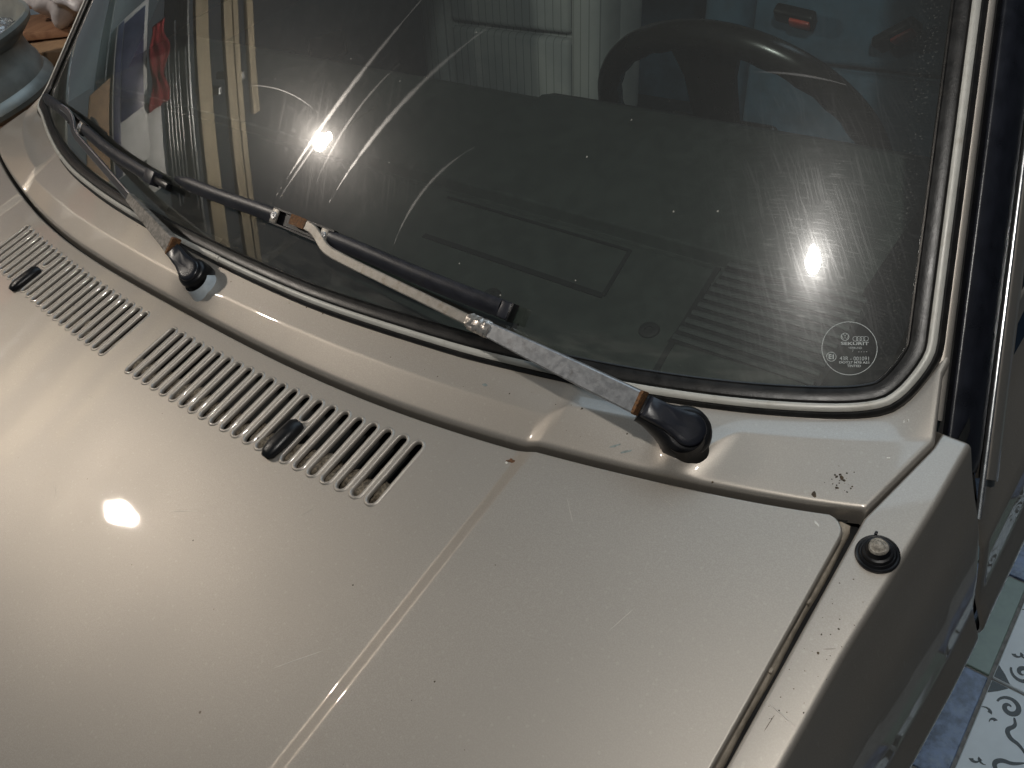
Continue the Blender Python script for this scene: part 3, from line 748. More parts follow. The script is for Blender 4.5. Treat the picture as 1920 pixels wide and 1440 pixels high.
def ring(cx, cy, r, w, n=40, ry=None): return st_strip([(cx + r * math.cos(2 * math.pi * k / n), cy + (ry or r) * math.sin(2 * math.pi * k / n)) for k in range(n)], w, True)
MMX = .3615 / 8; MMY = .394 / 8
def sp(x, y): return ((x - 745) * MMX, -(y - 745) * MMY)
def text_parts(s, cx, cy, width, height, weight=0.0):
    cu = bpy.data.curves.new('t', 'FONT'); cu.body = s; cu.align_x = 'CENTER'; cu.offset = weight; cu.resolution_u = 3
    ob = bpy.data.objects.new('t', cu); COL.objects.link(ob); dg = bpy.context.evaluated_depsgraph_get(); dg.update()
    me = ob.evaluated_get(dg).to_mesh(); v = [tuple(q.co[:2]) for q in me.vertices]; f = [tuple(p.vertices) for p in me.polygons]
    ob.evaluated_get(dg).to_mesh_clear(); bpy.data.objects.remove(ob); bpy.data.curves.remove(cu)
    xs = [p[0] for p in v]; ys = [p[1] for p in v]; x0, x1, y0, y1 = min(xs), max(xs), min(ys), max(ys)
    c = sp(cx, cy); wm, hm = width * MMX, height * MMY
    return [(c[0] + ((p[0] - x0) / (x1 - x0) - .5) * wm, c[1] + ((p[1] - y0) / (y1 - y0) - .5) * hm) for p in v], f
st_mesh('stamp_ring', [ring(0, 0, 420 * MMX, .50, 72, 398 * MMY)])
c = sp(682, 573); r = 60 * MMX
def vw(x, y): return (c[0] + x * r, c[1] + y * r)
st_mesh('round_maker_emblem', [ring(c[0], c[1], r, .42, 32), st_strip([vw(-.42, .85), vw(0, .06), vw(.42, .85)], .34), st_strip([vw(-.85, .35), vw(-.42, -.75), vw(0, .02), vw(.42, -.75), vw(.85, .35)], .34)])
st_mesh('four_ring_emblem', [ring(*sp(840 + 53 * k, 602), 38 * MMX, .34, 28) for k in range(4)])
st_mesh('stamp_brand_text', [text_parts('SEKURIT', 830, 673, 425, 48, .02)])
st_mesh('stamp_type_text', [text_parts('VERBUND', 835, 738, 205, 32), text_parts('7', 802, 782, 18, 36), text_parts('. . . .', 950, 797, 130, 10, .03)])
st_mesh('approval_mark', [ring(*sp(472, 877), 74 * MMX, .42, 36), text_parts('E', 455, 878, 48, 72, .02), text_parts('1', 502, 878, 20, 72, .02)])
st_mesh('approval_number', [text_parts('43R - 001091', 822, 898, 440, 58)])
st_mesh('stamp_code_text', [text_parts('DOT27 M78 AS1', 820, 957, 450, 36, .02), text_parts('TINTED', 818, 1008, 208, 36, .02)])

# chips, dirt and water marks on the paint
from mathutils.bvhtree import BVHTree
def surface_of(o): return BVHTree.FromPolygons([v.co.copy() for v in o.data.vertices], [tuple(p.vertices) for p in o.data.polygons])
BV = {'cowl': (surface_of(cowl), cowl), 'bonnet': (surface_of(bonnet), bonnet), 'wing': (surface_of(wing_l), wing_l)}
M['chip_rust'] = simple('rust_chip', (.10, .045, .018), .8, var=.6, nscale=600); M['chip_primer'] = simple('grey_green_primer', (.20, .235, .225), .6, var=.2, nscale=300)
M['chip_pale'] = simple('pale_bare_chip', (.62, .60, .55), .45, var=.2, nscale=300); M['dirt_spot'] = simple('dark_brown_dirt', (.055, .038, .022), .9, var=.6, nscale=500)
def mark(name, surf, x, y, r, mat, asp=1.0, rot=0.0, seed=0, jag=.35, n=11):
    bv, par = BV[surf]; rg = random.Random(seed); V = []; c, s2 = math.cos(rot), math.sin(rot)
    for f in (0.0, .55, 1.0):
        for k in range(n if f else 1):
            a = 2 * math.pi * k / n; q = r * f * (1 + rg.uniform(-jag, jag)) ; u, v = q * math.cos(a), q * asp * math.sin(a)
            X, Y = x + c * u - s2 * v, y + s2 * u + c * v
            hit = bv.ray_cast(Vector((X, Y, .3)), Vector((0, 0, -1)))
            if hit[0] is None: return
            V.append(hit[0] + hit[1] * (.00022 if f < 1 else .00008) * (1 if hit[1].z > 0 else -1))
    F = [(0, 1 + k, 1 + (k + 1) % n) for k in range(n)] + [(1 + k, 1 + n + k, 1 + n + (k + 1) % n, 1 + (k + 1) % n) for k in range(n)]
    return mesh(name, V, F, M[mat], par)
mark('paint_chip', 'bonnet', .4885, -.0850, .0032, 'chip_rust', .75, .5, 1, .45); mark('paint_chip', 'bonnet', .4862, -.0880, .0012, 'chip_pale', 1, 0, 2)
mark('paint_chip', 'bonnet', .7160, -.0260, .0022, 'chip_pale', .35, -.5, 3); mark('dirt_spot', 'cowl', .7060, -.0085, .0016, 'dirt_spot', 1.4, .2, 4)
mark('paint_chip', 'cowl', .5235, -.0590, .0042, 'chip_primer', .8, .3, 5, .5); mark('paint_chip', 'cowl', .4290, -.0415, .0026, 'chip_primer', .5, .2, 6)
mark('paint_chip', 'cowl', .5625, -.0398, .0042, 'chip_primer', .22, .75, 7); mark('paint_chip', 'cowl', .5725, -.0400, .0050, 'chip_primer', .22, .6, 8)
mark('paint_chip', 'cowl', .7346, .0735, .0020, 'chip_pale', .9, 0, 9, .5); mark('dirt_spot', 'cowl', .7352, .0738, .0009, 'dirt_spot', 1, 0, 10); mark('paint_chip', 'cowl', .7361, .0405, .0011, 'chip_pale', .6, .4, 11)
mark('dirt_spot', 'cowl', .1900, -.0488, .0011, 'dirt_spot', 1, 0, 12); mark('dirt_spot', 'cowl', .2150, -.0470, .0018, 'dirt_spot', .5, .9, 13); mark('dirt_spot', 'bonnet', .5549, -.254, .0007, 'dirt_spot', 1, 0, 14)
M['hairline'] = simple('hairline_scratch', (.50, .455, .405), .4, var=.1)
for (x, y, l, r_) in ((.560, -.100, .011, -.75), (.585, -.176, .006, .3), (.25, -.27, .016, .5), (.10, -.33, .010, -.4), (.36, -.21, .009, 1.1), (.64, -.15, .012, 1.3), (.45, -.30, .020, .9), (.02, -.24, .008, .1), (.62, -.06, .007, -.2)):
    mark('scratch', 'bonnet', x, y, l, 'hairline', .022, r_, int(x * 1000) + 5, .12)
for (x, y, l, r_) in ((.752, -.150, .012, -.2), (.748, -.158, .006, 1.5), (.758, -.10, .004, .6)): mark('scratch', 'wing', x, y, l, 'hairline' if l > .008 else 'dirt_spot', .03, r_, int(l * 1e4), .12)
rg = random.Random(21)
for k in range(34): mark('dirt_spot', 'wing', rg.uniform(.743, .764), rg.uniform(-.16, -.05), abs(rg.gauss(0, .00022)) + .00016, 'dirt_spot', 1, 0, 300 + k, .4, 6)
for k in range(26): mark('dirt_spot', 'bonnet', rg.uniform(-.3, .70), rg.uniform(-.34, -.12), abs(rg.gauss(0, .00025)) + .00018, 'dirt_spot', 1, 0, 400 + k, .4, 6)
for k in range(26): mark('dirt_spot', 'cowl', .7170 + rg.gauss(0, .0048), .0078 + rg.gauss(0, .0040), abs(rg.gauss(0, .0005)) + .0002, 'dirt_spot', 1, rg.random() * 3, 30 + k, .4, 6)
for k in range(30): mark('dirt_spot', 'cowl', rg.uniform(-.2, .70), rg.uniform(-.06, -.02), abs(rg.gauss(0, .0004)) + .0002, 'dirt_spot', 1, rg.random() * 3, 80 + k, .4, 6)

# ------------------------------------------------------------------ wipers
def lerp(a, b, t): return np.array(a) * (1 - t) + np.array(b) * t
def glass_normal_at(p):
    a = max(-1, min(1, p[0] / hw(p[2]))); return gn(a, p[2])
BLADE = [(-.0060, -.0030), (-.0080, .0005), (-.0074, .0034), (-.0040, .0052), (.0010, .0048), (.0058, .0030), (.0082, .0008), (.0062, -.0026)]
def blade(name, pts, parent, gap=None, tip=1.0):
    P = resample(smooth(pts, 3), 90); N = [glass_normal_at(p) for p in P]
    n = len(P); sc = [(min(1, .35 + .65 * min(1, i / 5)), min(1, .5 + .5 * min(1, i / 5))) for i in range(n)]
    pieces = []
    if gap:
        ia = min(range(n), key=lambda i: abs(P[i][0] - gap[0])); ib = min(range(n), key=lambda i: abs(P[i][0] - gap[1]))
        pieces = [(0, ia), (ib, n - 1)]
    else: pieces = [(0, n - 1)]
    out = []
    for a, b in pieces:
        out.append(sweep(name, P[a:b + 1], N[a:b + 1], BLADE, M['blade'], parent, scale=sc[a:b + 1], sharp=35))
    # rubber lip touching the glass and the spoiler fin above
    sweep('rubber_lip', P, N, [(-.0022, -.003), (.0022, -.003), (.0010, -.0115), (-.0010, -.0115)], M['rubber'], out[0])
    sweep('backing_strip', P[8:-8], N[8:-8], [(-.0078, -.0028), (-.0078, -.0006), (.0078, -.0006), (.0078, -.0028)], M['black_plastic'], out[0])
    return P, N, out
def screw(p, N, T, parent, r=.0042):
    s = lathe('rivet', [(0, .0016), (r * .30, .0016), (r * .34, .0006), (r * .5, .0008), (r * .9, .0008), (r, .0002), (r, -.001)], frame(p, T, N), M['steel'], parent, 20)
    return s
def arm_section(w, h): return [(-w / 2, -h), (-w / 2, h * .2), (-w * .42, h * .75), (-w * .2, h), (w * .2, h), (w * .42, h * .75), (w / 2, h * .2), (w / 2, -h)]
UNIT_CH = [(-.5, -1.0), (-.5, .55), (-.475, .82), (-.42, .97), (.42, .97), (.475, .82), (.5, .55), (.5, -1.0)]

# driver-side wiper
wr = empty('wiper', (.625, -.03, .03)); attach(wr, car)
wr['label'] = 'driver side wiper with long silver arm'
Bk = [(-.0974, .0051, .081), (-.0112, .0030, .0812), (.072, .0040, .0825), (.1106, .0044, .0822), (.1826, .0042, .0800), (.2461, .0048, .0776), (.3055, .0048, .0738), (.3649, .0062, .0702), (.4182, .0090, .0667)]
P, N, bl = blade('blade_cover', Bk, wr, gap=(.1115, .1985))
ia = path_near
pe = np.array((.4182, .0090, .0667)); pe2 = np.array((.4364, .0098, .0648)); Te = pe2 - pe
box('blade_end_cap', (.0110, .0160, .0100), frame(pe + Te * .30, Te, glass_normal_at(pe)), M['blade'], wr, .0022)
box('blade_end_rib', (.0020, .0168, .0108), frame(pe + Te * .66, Te, glass_normal_at(pe)), M['black_plastic'], wr, .0008)
sel = [i for i in range(len(P)) if .104 < P[i][0] < .205]
yoke = sweep('blade_yoke', P[sel], [N[i] for i in sel], [(-.0088, -.0015), (-.0088, .0042), (-.0070, .0042), (-.0062, -.0004), (.0062, -.0004), (.0070, .0042), (.0088, .0042), (.0088, -.0015)], M['black_plastic'], wr, sharp=30)
for xx, dl in ((.112, -1), (.190, 1)):
    i = min(range(len(P)), key=lambda k: abs(P[k][0] - xx)); T = P[i + 1] - P[i - 1]
    box('clip_plate', (.0105, .0150, .0022), frame(P[i] + N[i] * .0040, T, N[i]), M['worn_steel'], yoke, .0006)
    screw(P[i] + N[i] * .0055, N[i], T, yoke)
hinge_p = np.array((.5790, -.0250, .0640)); e1 = np.array((.2294, -.0111, .0755))
ax = [hinge_p, lerp(hinge_p, e1, .33), lerp(hinge_p, e1, .455)]
up = (0, -.60, .80)
an = [np.array((0, -.62, .78))] * 3
sweep('arm_channel', [hinge_p, lerp(hinge_p, e1, .15), lerp(hinge_p, e1, .30), lerp(hinge_p, e1, .43), lerp(hinge_p, e1, .475)], [np.array((.05, -.62, .78))] * 5, UNIT_CH, M['steel'], wr,
      scale=[(.0182, .0050), (.0174, .0048), (.0156, .0042), (.0130, .0036), (.0120, .0032)], sharp=32)
ff = [lerp(hinge_p, e1, t) for t in (.44, .55, .7, .85, .97)]
rod_pts = ff + [np.array((.2100, -.0098, .0768)), np.array((.1985, -.0068, .0790)), np.array((.1870, -.0010, .0830)), np.array((.1760, .0022, .0862)), np.array((.1640, .0034, .0872)), np.array((.1500, .0036, .0874)), np.array((.1400, .0036, .0874))]
rp = resample(smooth(rod_pts, 2), 60)
rod = sweep('arm_rod', rp, [np.array((.03, -.62, .78))] * 60, [(-.5, -.5), (-.5, .35), (-.4, .5), (.4, .5), (.5, .35), (.5, -.5)], M['worn_steel'], wr, scale=[(float(np.interp(i, [0, 30, 59], [.0092, .0096, .0104])), .0028) for i in range(60)], sharp=18)
hk = rp[-6:]
sweep('rusty_hook_end', hk, [np.array((.03, -.62, .78))] * len(hk), [(-.0054, -.0010), (-.0054, .0021), (.0054, .0021), (.0054, -.0010)], M['rust'], rod)
# crumpled foil where rod enters the channel
rng = random.Random(3); fts = np.linspace(.425, .500, 16)
fprof = [(math.cos(q) * .5, math.sin(q) * .9 + .12) for q in np.linspace(0, 2 * math.pi, 22)[:-1]]
foil = sweep('foil_wrap', [lerp(hinge_p, e1, t) for t in fts], [np.array((.05, -.62, .78))] * 16, fprof, simple('crumpled_foil', (.60, .55, .50), .30, metal=.9, var=.2, nscale=240, bump=.5, bscale=300), wr,
      scale=[(float(np.interp(t, [.425, .44, .49, .5], [.0142, .0150, .0138, .0118])), float(np.interp(t, [.425, .44, .49, .5], [.0050, .0056, .0054, .0044]))) for t in fts], sharp=12)
for v in foil.data.vertices: v.co += Vector((rng.uniform(-1, 1), rng.uniform(-1, 1), rng.uniform(-1, 1))) * .0006

def pivot_head(center, ax_dir, arm_from, parent, normal, big=1.0, clear=False):
    """black cap over the spindle: neck that takes the arm and a round raised lid"""
    C = np.array(center); N = np.array(normal, float); N /= np.linalg.norm(N); A = np.array(arm_from) - C
    lenA = np.linalg.norm(A); Mx = frame(C, tuple(A), tuple(N))
    # body outline, from neck to round end, lofted upwards
    R = .0185 * big; nk = .0098 * big
    def outl(k, off):
        pts = []
        for a in np.linspace(math.radians(50), math.radians(310), 26): pts.append(((R + off) * math.cos(a), (R + off) * math.sin(a)))
        L1 = .018 * big; L2 = lenA - .002
        low = [(L1, -(nk + .0022 + off)), (L2 * .8, -(nk + off)), (L2, -(nk + off))]
        return pts + low + [(x, -y) for x, y in low[::-1]]
    def lev(off, z, za): return [(x, y, z + (za - z) * max(0, min(1, (x - .006) / max(.01, lenA - .006)))) for x, y in outl(0, off)]
    rings = [lev(0, -.020, -.006), lev(.0008, -.012, -.004), lev(.0004, -.002, .001), lev(-.0010, .0015, .0038), lev(-.0032, .0030, .0052), lev(-.0042, .0033, .0055)]
    V = [Mx @ Vector(p) for r in rings for p in r]; n = len(rings[0]); F = []
    for i in range(len(rings) - 1):
        for k in range(n): F.append((i * n + k, i * n + (k + 1) % n, (i + 1) * n + (k + 1) % n, (i + 1) * n + k))
    F.append(tuple(range((len(rings) - 1) * n, len(rings) * n)))
    body = mesh('spindle_cap', V, F, M['black_plastic'], parent, sharp=40)
    return body, Mx, lenA
def cap_lid(Mx, lenA, parent, off=(0, 0)):
    r = .0128; N = 26; pts = []
    for a in np.linspace(math.radians(65), math.radians(295), N): pts.append((r * math.cos(a) + off[0], r * 1.02 * math.sin(a) + off[1]))
    e = [(.016, -.0095), (.024, -.0090), (lenA - .008, -.0088), (lenA - .0035, -.0086)]
    pts = pts + e + [(x, -y) for x, y in e[::-1]]
    cx, cy = np.mean(pts, 0)
    def hgt(x): return .0030 + .0018 / (1 + math.exp(-(x - .016) * 500))
    V, F = [], []
    ringsc = [(1.0, -.001), (1.0, .0022), (.965, .0034), (.90, .0041), (.6, .0043), (.25, .0043)]
    for sc, dz in ringsc:
        for x, y in pts:
            X = cx + (x - cx) * sc; Y = cy + (y - cy) * sc; V.append(Mx @ Vector((X, Y, hgt(X) + dz)))
    n = len(pts)
    for i in range(len(ringsc) - 1):
        for k in range(n): F.append((i * n + k, i * n + (k + 1) % n, (i + 1) * n + (k + 1) % n, (i + 1) * n + k))
    F.append(tuple(range((len(ringsc) - 1) * n, len(ringsc) * n)))
    return mesh('cap_lid', V, F, M['pillar'], parent, sharp=45)
body, Mx, lA = pivot_head((.6130, -.0165, .0435), None, hinge_p - np.array((0, 0, .003)), wr, (.04, -.30, .95), 1.02)
cap_lid(Mx, lA, body)
# rust at the mouth of the channel
mth = lerp(hinge_p, e1, -.012)
sweep('rusty_channel_mouth', [lerp(hinge_p, e1, -.005), lerp(hinge_p, e1, .002)], [np.array((.05, -.62, .78))] * 2, [(b * 1.0, h) for b, h in [(-.51, -1.02), (-.51, .57), (-.48, .86), (-.42, 1.02), (.42, 1.02), (.48, .86), (.51, .57), (.51, -1.02)]], M['rust'], wr, scale=[(.0186, .0050)] * 2, sharp=32)
lathe('spindle_collar', [(.0145, .020), (.0150, .002), (.0165, .0), (.0170, -.004)], frame((.6130, -.0160, .0240), (1, 0, 0), (.03, -.25, .96)), M['rubber'], wr, 36)

# passenger-side wiper
wl = empty('wiper', (.02, -.085, .02)); attach(wl, car)
wl['label'] = 'passenger side wiper with thin dark arm and hooked end'
Bk = [(-.6808, .0907, .0582), (-.56, .0660, .0705), (-.4955, .0530, .0761), (-.4207, .0383, .0775), (-.3004, .0154, .0752), (-.2087, .0046, .0744), (-.1600, .0000, .0740)]
P, N, bl = blade('blade_cover', Bk, wl, gap=(-.452, -.402))
sel = [i for i in range(len(P)) if -.47 < P[i][0] < -.385]
yoke = sweep('blade_yoke', P[sel], [N[i] for i in sel], [(-.0088, -.0015), (-.0088, .0042), (-.0070, .0042), (-.0062, -.0004), (.0062, -.0004), (.0070, .0042), (.0088, .0042), (.0088, -.0015)], M['black_plastic'], wl, sharp=30)
i = min(range(len(P)), key=lambda k: abs(P[k][0] + .405)); T = P[i + 1] - P[i - 1]
box('clip_plate', (.012, .015, .0022), frame(P[i] + N[i] * .004, T, N[i]), M['worn_steel'], yoke, .0006); screw(P[i] + N[i] * .0055, N[i], T, yoke, .005)
pe = P[-1]; Te = P[-1] - P[-4]; Te /= np.linalg.norm(Te)
box('blade_end_cap', (.024, .0175, .0125), frame(pe + Te * .008, Te, glass_normal_at(pe)), M['blade'], wl, .0016)
box('blade_tail', (.040, .0090, .0080), frame(pe + Te * .036, Te, glass_normal_at(pe)), M['black_plastic'], wl, .002)
hl = np.array((-.0140, -.0690, .0560)); e2 = np.array((-.3826, .0145, .0760)); 
sweep('arm_channel', [hl, lerp(hl, e2, .14), lerp(hl, e2, .28), lerp(hl, e2, .40)], [np.array((-.1, -.62, .78))] * 4, UNIT_CH, M['worn_dark'], wl, scale=[(.0200, .0050), (.0172, .0046), (.0138, .0040), (.0112, .0034)], sharp=32)
rod_pts = [lerp(hl, e2, t) for t in (.34, .50, .62, .75, .88, .97)] + [np.array((-.395, .0175, .0770)), np.array((-.418, .0262, .0792)), np.array((-.432, .0350, .0822)), np.array((-.4500, .0430, .0858)), np.array((-.470, .0480, .0880)), np.array((-.4938, .0510, .0880))]
rp = resample(smooth(rod_pts, 2), 50)
sweep('arm_rod', rp, [np.array((-.1, -.62, .78))] * 50, [(-.5, -.5), (-.5, .3), (-.3, .5), (.3, .5), (.5, .3), (.5, -.5)], M['chrome'], wl, scale=[(.0098, .0036)] * 50, sharp=35)
sweep('dark_rod_face', rp, [np.array((-.1, -.62, .78))] * 50, [(-.0034, .0012), (-.0034, .0023), (.0034, .0023), (.0034, .0012)], M['blade'], wl, sharp=35)
body, Mx, lA = pivot_head((.0260, -.0785, .0400), None, hl - np.array((0, 0, .004)), wl, (.10, -.35, .93), .92)
cap_lid(Mx, lA, body)
mth = lerp(hl, e2, -.01)
sweep('rusty_channel_mouth', [lerp(hl, e2, -.006), lerp(hl, e2, .005)], [np.array((-.1, -.62, .78))] * 2, [(b * 1.02, h * 1.03) for b, h in UNIT_CH], M['rust'], wl, scale=[(.0216, .0050)] * 2, sharp=32)
lathe('spindle_collar', [(.0150, .016), (.0165, .010), (.0180, .004), (.0192, .001), (.0196, -.004)], frame((.0310, -.0760, .0165), (1, 0, 0), (.05, -.30, .95)), simple('blue_reflection_collar', (.50, .56, .60), .2, var=.15, nscale=50, coat=.5), wl, 36)  # stands for the painted cowl boss; its blue reflection is put into the colour

# ------------------------------------------------------------------ inside of the car
def dash_z(y): return np.interp(y, [-.06, 0, .05, .160, .170, .36], [.012, .026, .034, .040, .047, .050])
prof = [(-.055, .010), (0, .026), (.05, .034), (.158, .040), (.163, .034), (.169, .034), (.173, .0465), (.25, .050), (.352, .050), (.372, .040), (.380, .01), (.385, -.16), (.30, -.30)]
prof = fillet(prof, [0, .02, .02, .002, .001, .001, .003, .03, .012, .012, .02, .03, 0], 4)
xsd = np.linspace(-.662, .662, 30)
V = [(x, max(p[0], float(fu(x)[0]) + .022) if p[0] < .2 else p[0], p[1]) for x in xsd for p in prof]; m = len(prof)
F = [(i * m + k, (i + 1) * m + k, (i + 1) * m + k + 1, i * m + k + 1) for i in range(29) for k in range(m - 1)]
dash = mesh('dashboard', V, F, M['dash'], car)
# recessed outline panel, joint line, screws and demister grille on the dash top
def dash_strip(name, a, b, w, h=.0012, mat='dash_line'):
    a, b = np.array(a), np.array(b); Q = [np.array((*(lerp(a, b, t)), 0)) for t in np.linspace(0, 1, 12)]
    for q in Q: q[2] = dash_z(q[1]) + h
    return sweep(name, Q, [(0, 0, 1)] * 12, [(-w / 2, -.002), (-w / 2, 0), (w / 2, 0), (w / 2, -.002)], M[mat], dash)
dash_strip('panel_edge', (.235, .088), (.466, .088), .006); dash_strip('panel_edge', (.466, .088), (.455, .150), .004); dash_strip('panel_edge', (.215, .150), (.455, .150), .003)
dash_strip('dash_joint', (.541, .160), (.556, .018), .005)
for q in ((.366, .046), (.526, .069)):
    lathe('dash_screw', [(0, .0002), (.003, .0002), (.0036, .0016), (.006, .0018), (.0085, .0010), (.0095, -.001)], frame((q[0], q[1], dash_z(q[1]) + .0006), (1, 0, 0), (0, -.1, 1)), M['dash_line'], dash, 24)
gx0, gx1 = .553, .668
for k in range(10):
    y = .0700 + .0104 * k; z = dash_z(y) + .0025
    g = sweep('demister_slat', [(gx0 - .004 + .0 * k, y, z), (gx0 + .03, y + .0006, z + .0005), (gx1 - .01, y + .002, z + .0005), (gx1, y + .002, z)], [(0, -.2, 1)] * 4, [(-.0022, -.006), (-.0026, 0), (-.001, .0012), (.001, .0012), (.0026, 0), (.0022, -.006)], simple('slat_vinyl', (.055, .060, .058), .38) if k == 0 else bpy.data.materials['slat_vinyl'], dash)
mesh('grille_recess', [(gx0 - .006, .064, dash_z(.064) + .001), (gx1 + .004, .072, dash_z(.072) + .001), (gx1 + .004, .167, dash_z(.160) + .0008), (gx0 - .006, .167, dash_z(.160) + .0008)], [(0, 1, 2, 3)], M['dash_line'], dash, smooth=False)
# instrument hood in front of the driver
V, F = [], []
for i, x in enumerate(np.linspace(.19, .66, 24)):
    e = max(0, 1 - ((x - .425) / .235) ** 4)
    for y, z in ((.25, .048), (.285, .0485 + .001 * e), (.36, .0505 + .002 * e), (.385, .040 + .001 * e), (.392, -.05)): V.append((x, y, z))
F = [(i * 5 + k, (i + 1) * 5 + k, (i + 1) * 5 + k + 1, i * 5 + k + 1) for i in range(23) for k in range(4)]
mesh('instrument_hood', V, F, M['dash'], dash)
# steering wheel
sw_c = np.array((.3675, .517, -.067)); sw_n = np.array((0, .922, .388)); sw_n /= np.linalg.norm(sw_n)
MW = frame(tuple(sw_c), (1, 0, 0), tuple(sw_n))
R0, r0 = .1845, .0165
V, F = [], []; ns, nt = 96, 16
for i in range(ns):
    a = 2 * math.pi * i / ns
    for k in range(nt):
        b = 2 * math.pi * k / nt; grip = .0011 * math.sin(a * 26) * (1 if math.cos(b) < 0 else 0)
        rr = r0 + grip; V.append(MW @ Vector(((R0 + rr * math.cos(b)) * math.cos(a), (R0 + rr * math.cos(b)) * math.sin(a), rr * 1.05 * math.sin(b))))
for i in range(ns):
    for k in range(nt): F.append((i * nt + k, ((i + 1) % ns) * nt + k, ((i + 1) % ns) * nt + (k + 1) % nt, i * nt + (k + 1) % nt))
swh = mesh('steering_wheel', V, F, M['leather'], car)
for a0, w in ((math.radians(22), .052), (math.radians(158), .052), (math.radians(-90), .060)):
    pth = [MW @ Vector((rr * math.cos(a0), rr * math.sin(a0), zz)) for rr, zz in ((.02, -.028), (.07, -.020), (.13, -.008), (.176, .0))]
    sweep('spoke', [tuple(p) for p in pth], [tuple(sw_n)] * 4, [(-.5, -.5), (-.5, .3), (-.4, .5), (.4, .5), (.5, .3), (.5, -.5)], M['leather'], swh, scale=[(w * 1.15, .014), (w * .95, .014), (w * 1.05, .014), (w * 1.5, .016)], sharp=40)
bm = bmesh.new(); box_bm(bm, (.15, .12, .03), MW @ Matrix.Translation((0, 0, -.02)), .012, 3); bm_out('horn_pad', bm, M['leather'], swh)
# seats
def seat(x, cloth, side, centre_mat, name):
    z0 = -.34
    st_ = box('seat_back', (.52, .13, .62), Matrix.Translation((x, .985, -.05)) @ Matrix.Rotation(math.radians(-14), 4, 'X'), M[side], car, .05, 4)
    Mb = Matrix.Translation((x, .985, -.05)) @ Matrix.Rotation(math.radians(-14), 4, 'X')
    for k, (zz, hh) in enumerate(((-.215, .19), (-.035, .165), (.135, .165))):
        for sx, ww in ((-.0, .33),):
            box('seat_panel', (ww, .05, hh - .006), Mb @ Matrix.Translation((sx, -.058, zz)), M[centre_mat], st_, .012, 3)
    for sx in (-1, 1): box('seat_bolster', (.085, .09, .56), Mb @ Matrix.Translation((sx * .212, -.055, .0)), M[cloth], st_, .03, 4)
    cu = box('seat_cushion', (.52, .50, .16), Matrix.Translation((x, .66, z0 - .08)) @ Matrix.Rotation(math.radians(6), 4, 'X'), M[side], car, .045, 4)
    return st_
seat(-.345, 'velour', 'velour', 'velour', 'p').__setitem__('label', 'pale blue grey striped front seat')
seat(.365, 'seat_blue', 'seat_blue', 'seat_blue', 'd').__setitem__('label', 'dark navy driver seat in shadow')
# belt buckles with red buttons
for (p, rot) in (((.284, .868, -.063), 8), ((.440, .868, -.078), -35)):
    Mk = Matrix.Translation(p) @ Matrix.Rotation(math.radians(rot), 4, 'Y') @ Matrix.Rotation(math.radians(35), 4, 'X')
    bk = box('belt_buckle', (.066, .018, .030), Mk, M['black_plastic'], car, .005, 3)
    box('release_button', (.034, .008, .019), Mk @ Matrix.Translation((.012, -.010, 0)), M['red_button'], bk, .003, 2)
# right-hand door card with pockets, pillar lining
dc = mesh('door_card', [(-.70, .16, -.45), (-.70, 1.3, -.45), (-.66, 1.3, -.02), (-.67, .30, .0)], [(0, 1, 2, 3)], M['panel_blue'], car, smooth=False)
for (yy, zz, a, ww, hh) in ((.535, -.092, -12, .085, .042), (.66, -.112, -12, .105, .062)):
    box('door_pocket', (.012, ww, hh), Matrix.Translation((-.677, yy, zz)) @ Matrix.Rotation(math.radians(a), 4, 'X'), M['dash_line'], dc, .012, 3)
mesh('door_card', [(.70, .30, -.45), (.70, 1.3, -.45), (.67, 1.3, -.02), (.68, .36, -.02)], [(3, 2, 1, 0)], M['dash'], car, smooth=False)
mesh('cabin_floor', [(-.7, .2, -.62), (.7, .2, -.62), (.7, 1.5, -.62), (-.7, 1.5, -.62)], [(0, 1, 2, 3)], M['dash_line'], car, smooth=False)
mesh('cabin_rear', [(-.7, 1.5, -.62), (.7, 1.5, -.62), (.7, 1.6, .35), (-.7, 1.6, .35)], [(0, 1, 2, 3)], M['seat_blue'], car, smooth=False)

# ------------------------------------------------------------------ background things
# steel wheel rim standing beyond the right wing, plastic film over it
RM = frame((-1.2176, .0724, -.0312), (1, 0, 0), (0, 0, 1))
rim = lathe('wheel_rim', [(.185, -.024), (.200, -.018), (.212, -.010), (.216, 0), (.213, .010), (.205, .018), (.2045, .036), (.198, .050), (.196, .072), (.202, .086), (.222, .099), (.234, .108), (.2386, .1180), (.2365, .1250), (.230, .1245), (.224, .115), (.208, .100), (.186, .088), (.182, .0)], RM, M['rim_steel'], None, 72, 30)
tag(rim, 'dull grey steel wheel rim lying flat beside the car, partly wrapped in film', 'wheel rim')
bm = bmesh.new(); bmesh.ops.create_icosphere(bm, subdivisions=5, radius=1.0)
for v in list(bm.verts):
    h = 1 + .10 * math.sin(9 * v.co.x + 4 * v.co.z) * math.sin(7 * v.co.y) + .06 * math.sin(23 * v.co.x + 11 * v.co.y)
    v.co = Vector((v.co.x * .178 * h, v.co.y * .178 * h, max(-.2, v.co.z) * .040 * h + .098))
bm.transform(RM); film = bm_out('plastic_film', bm, M['film'], None, sharp=180)
tag(film, 'clear crumpled plastic film bulging from the wheel rim', 'plastic film')
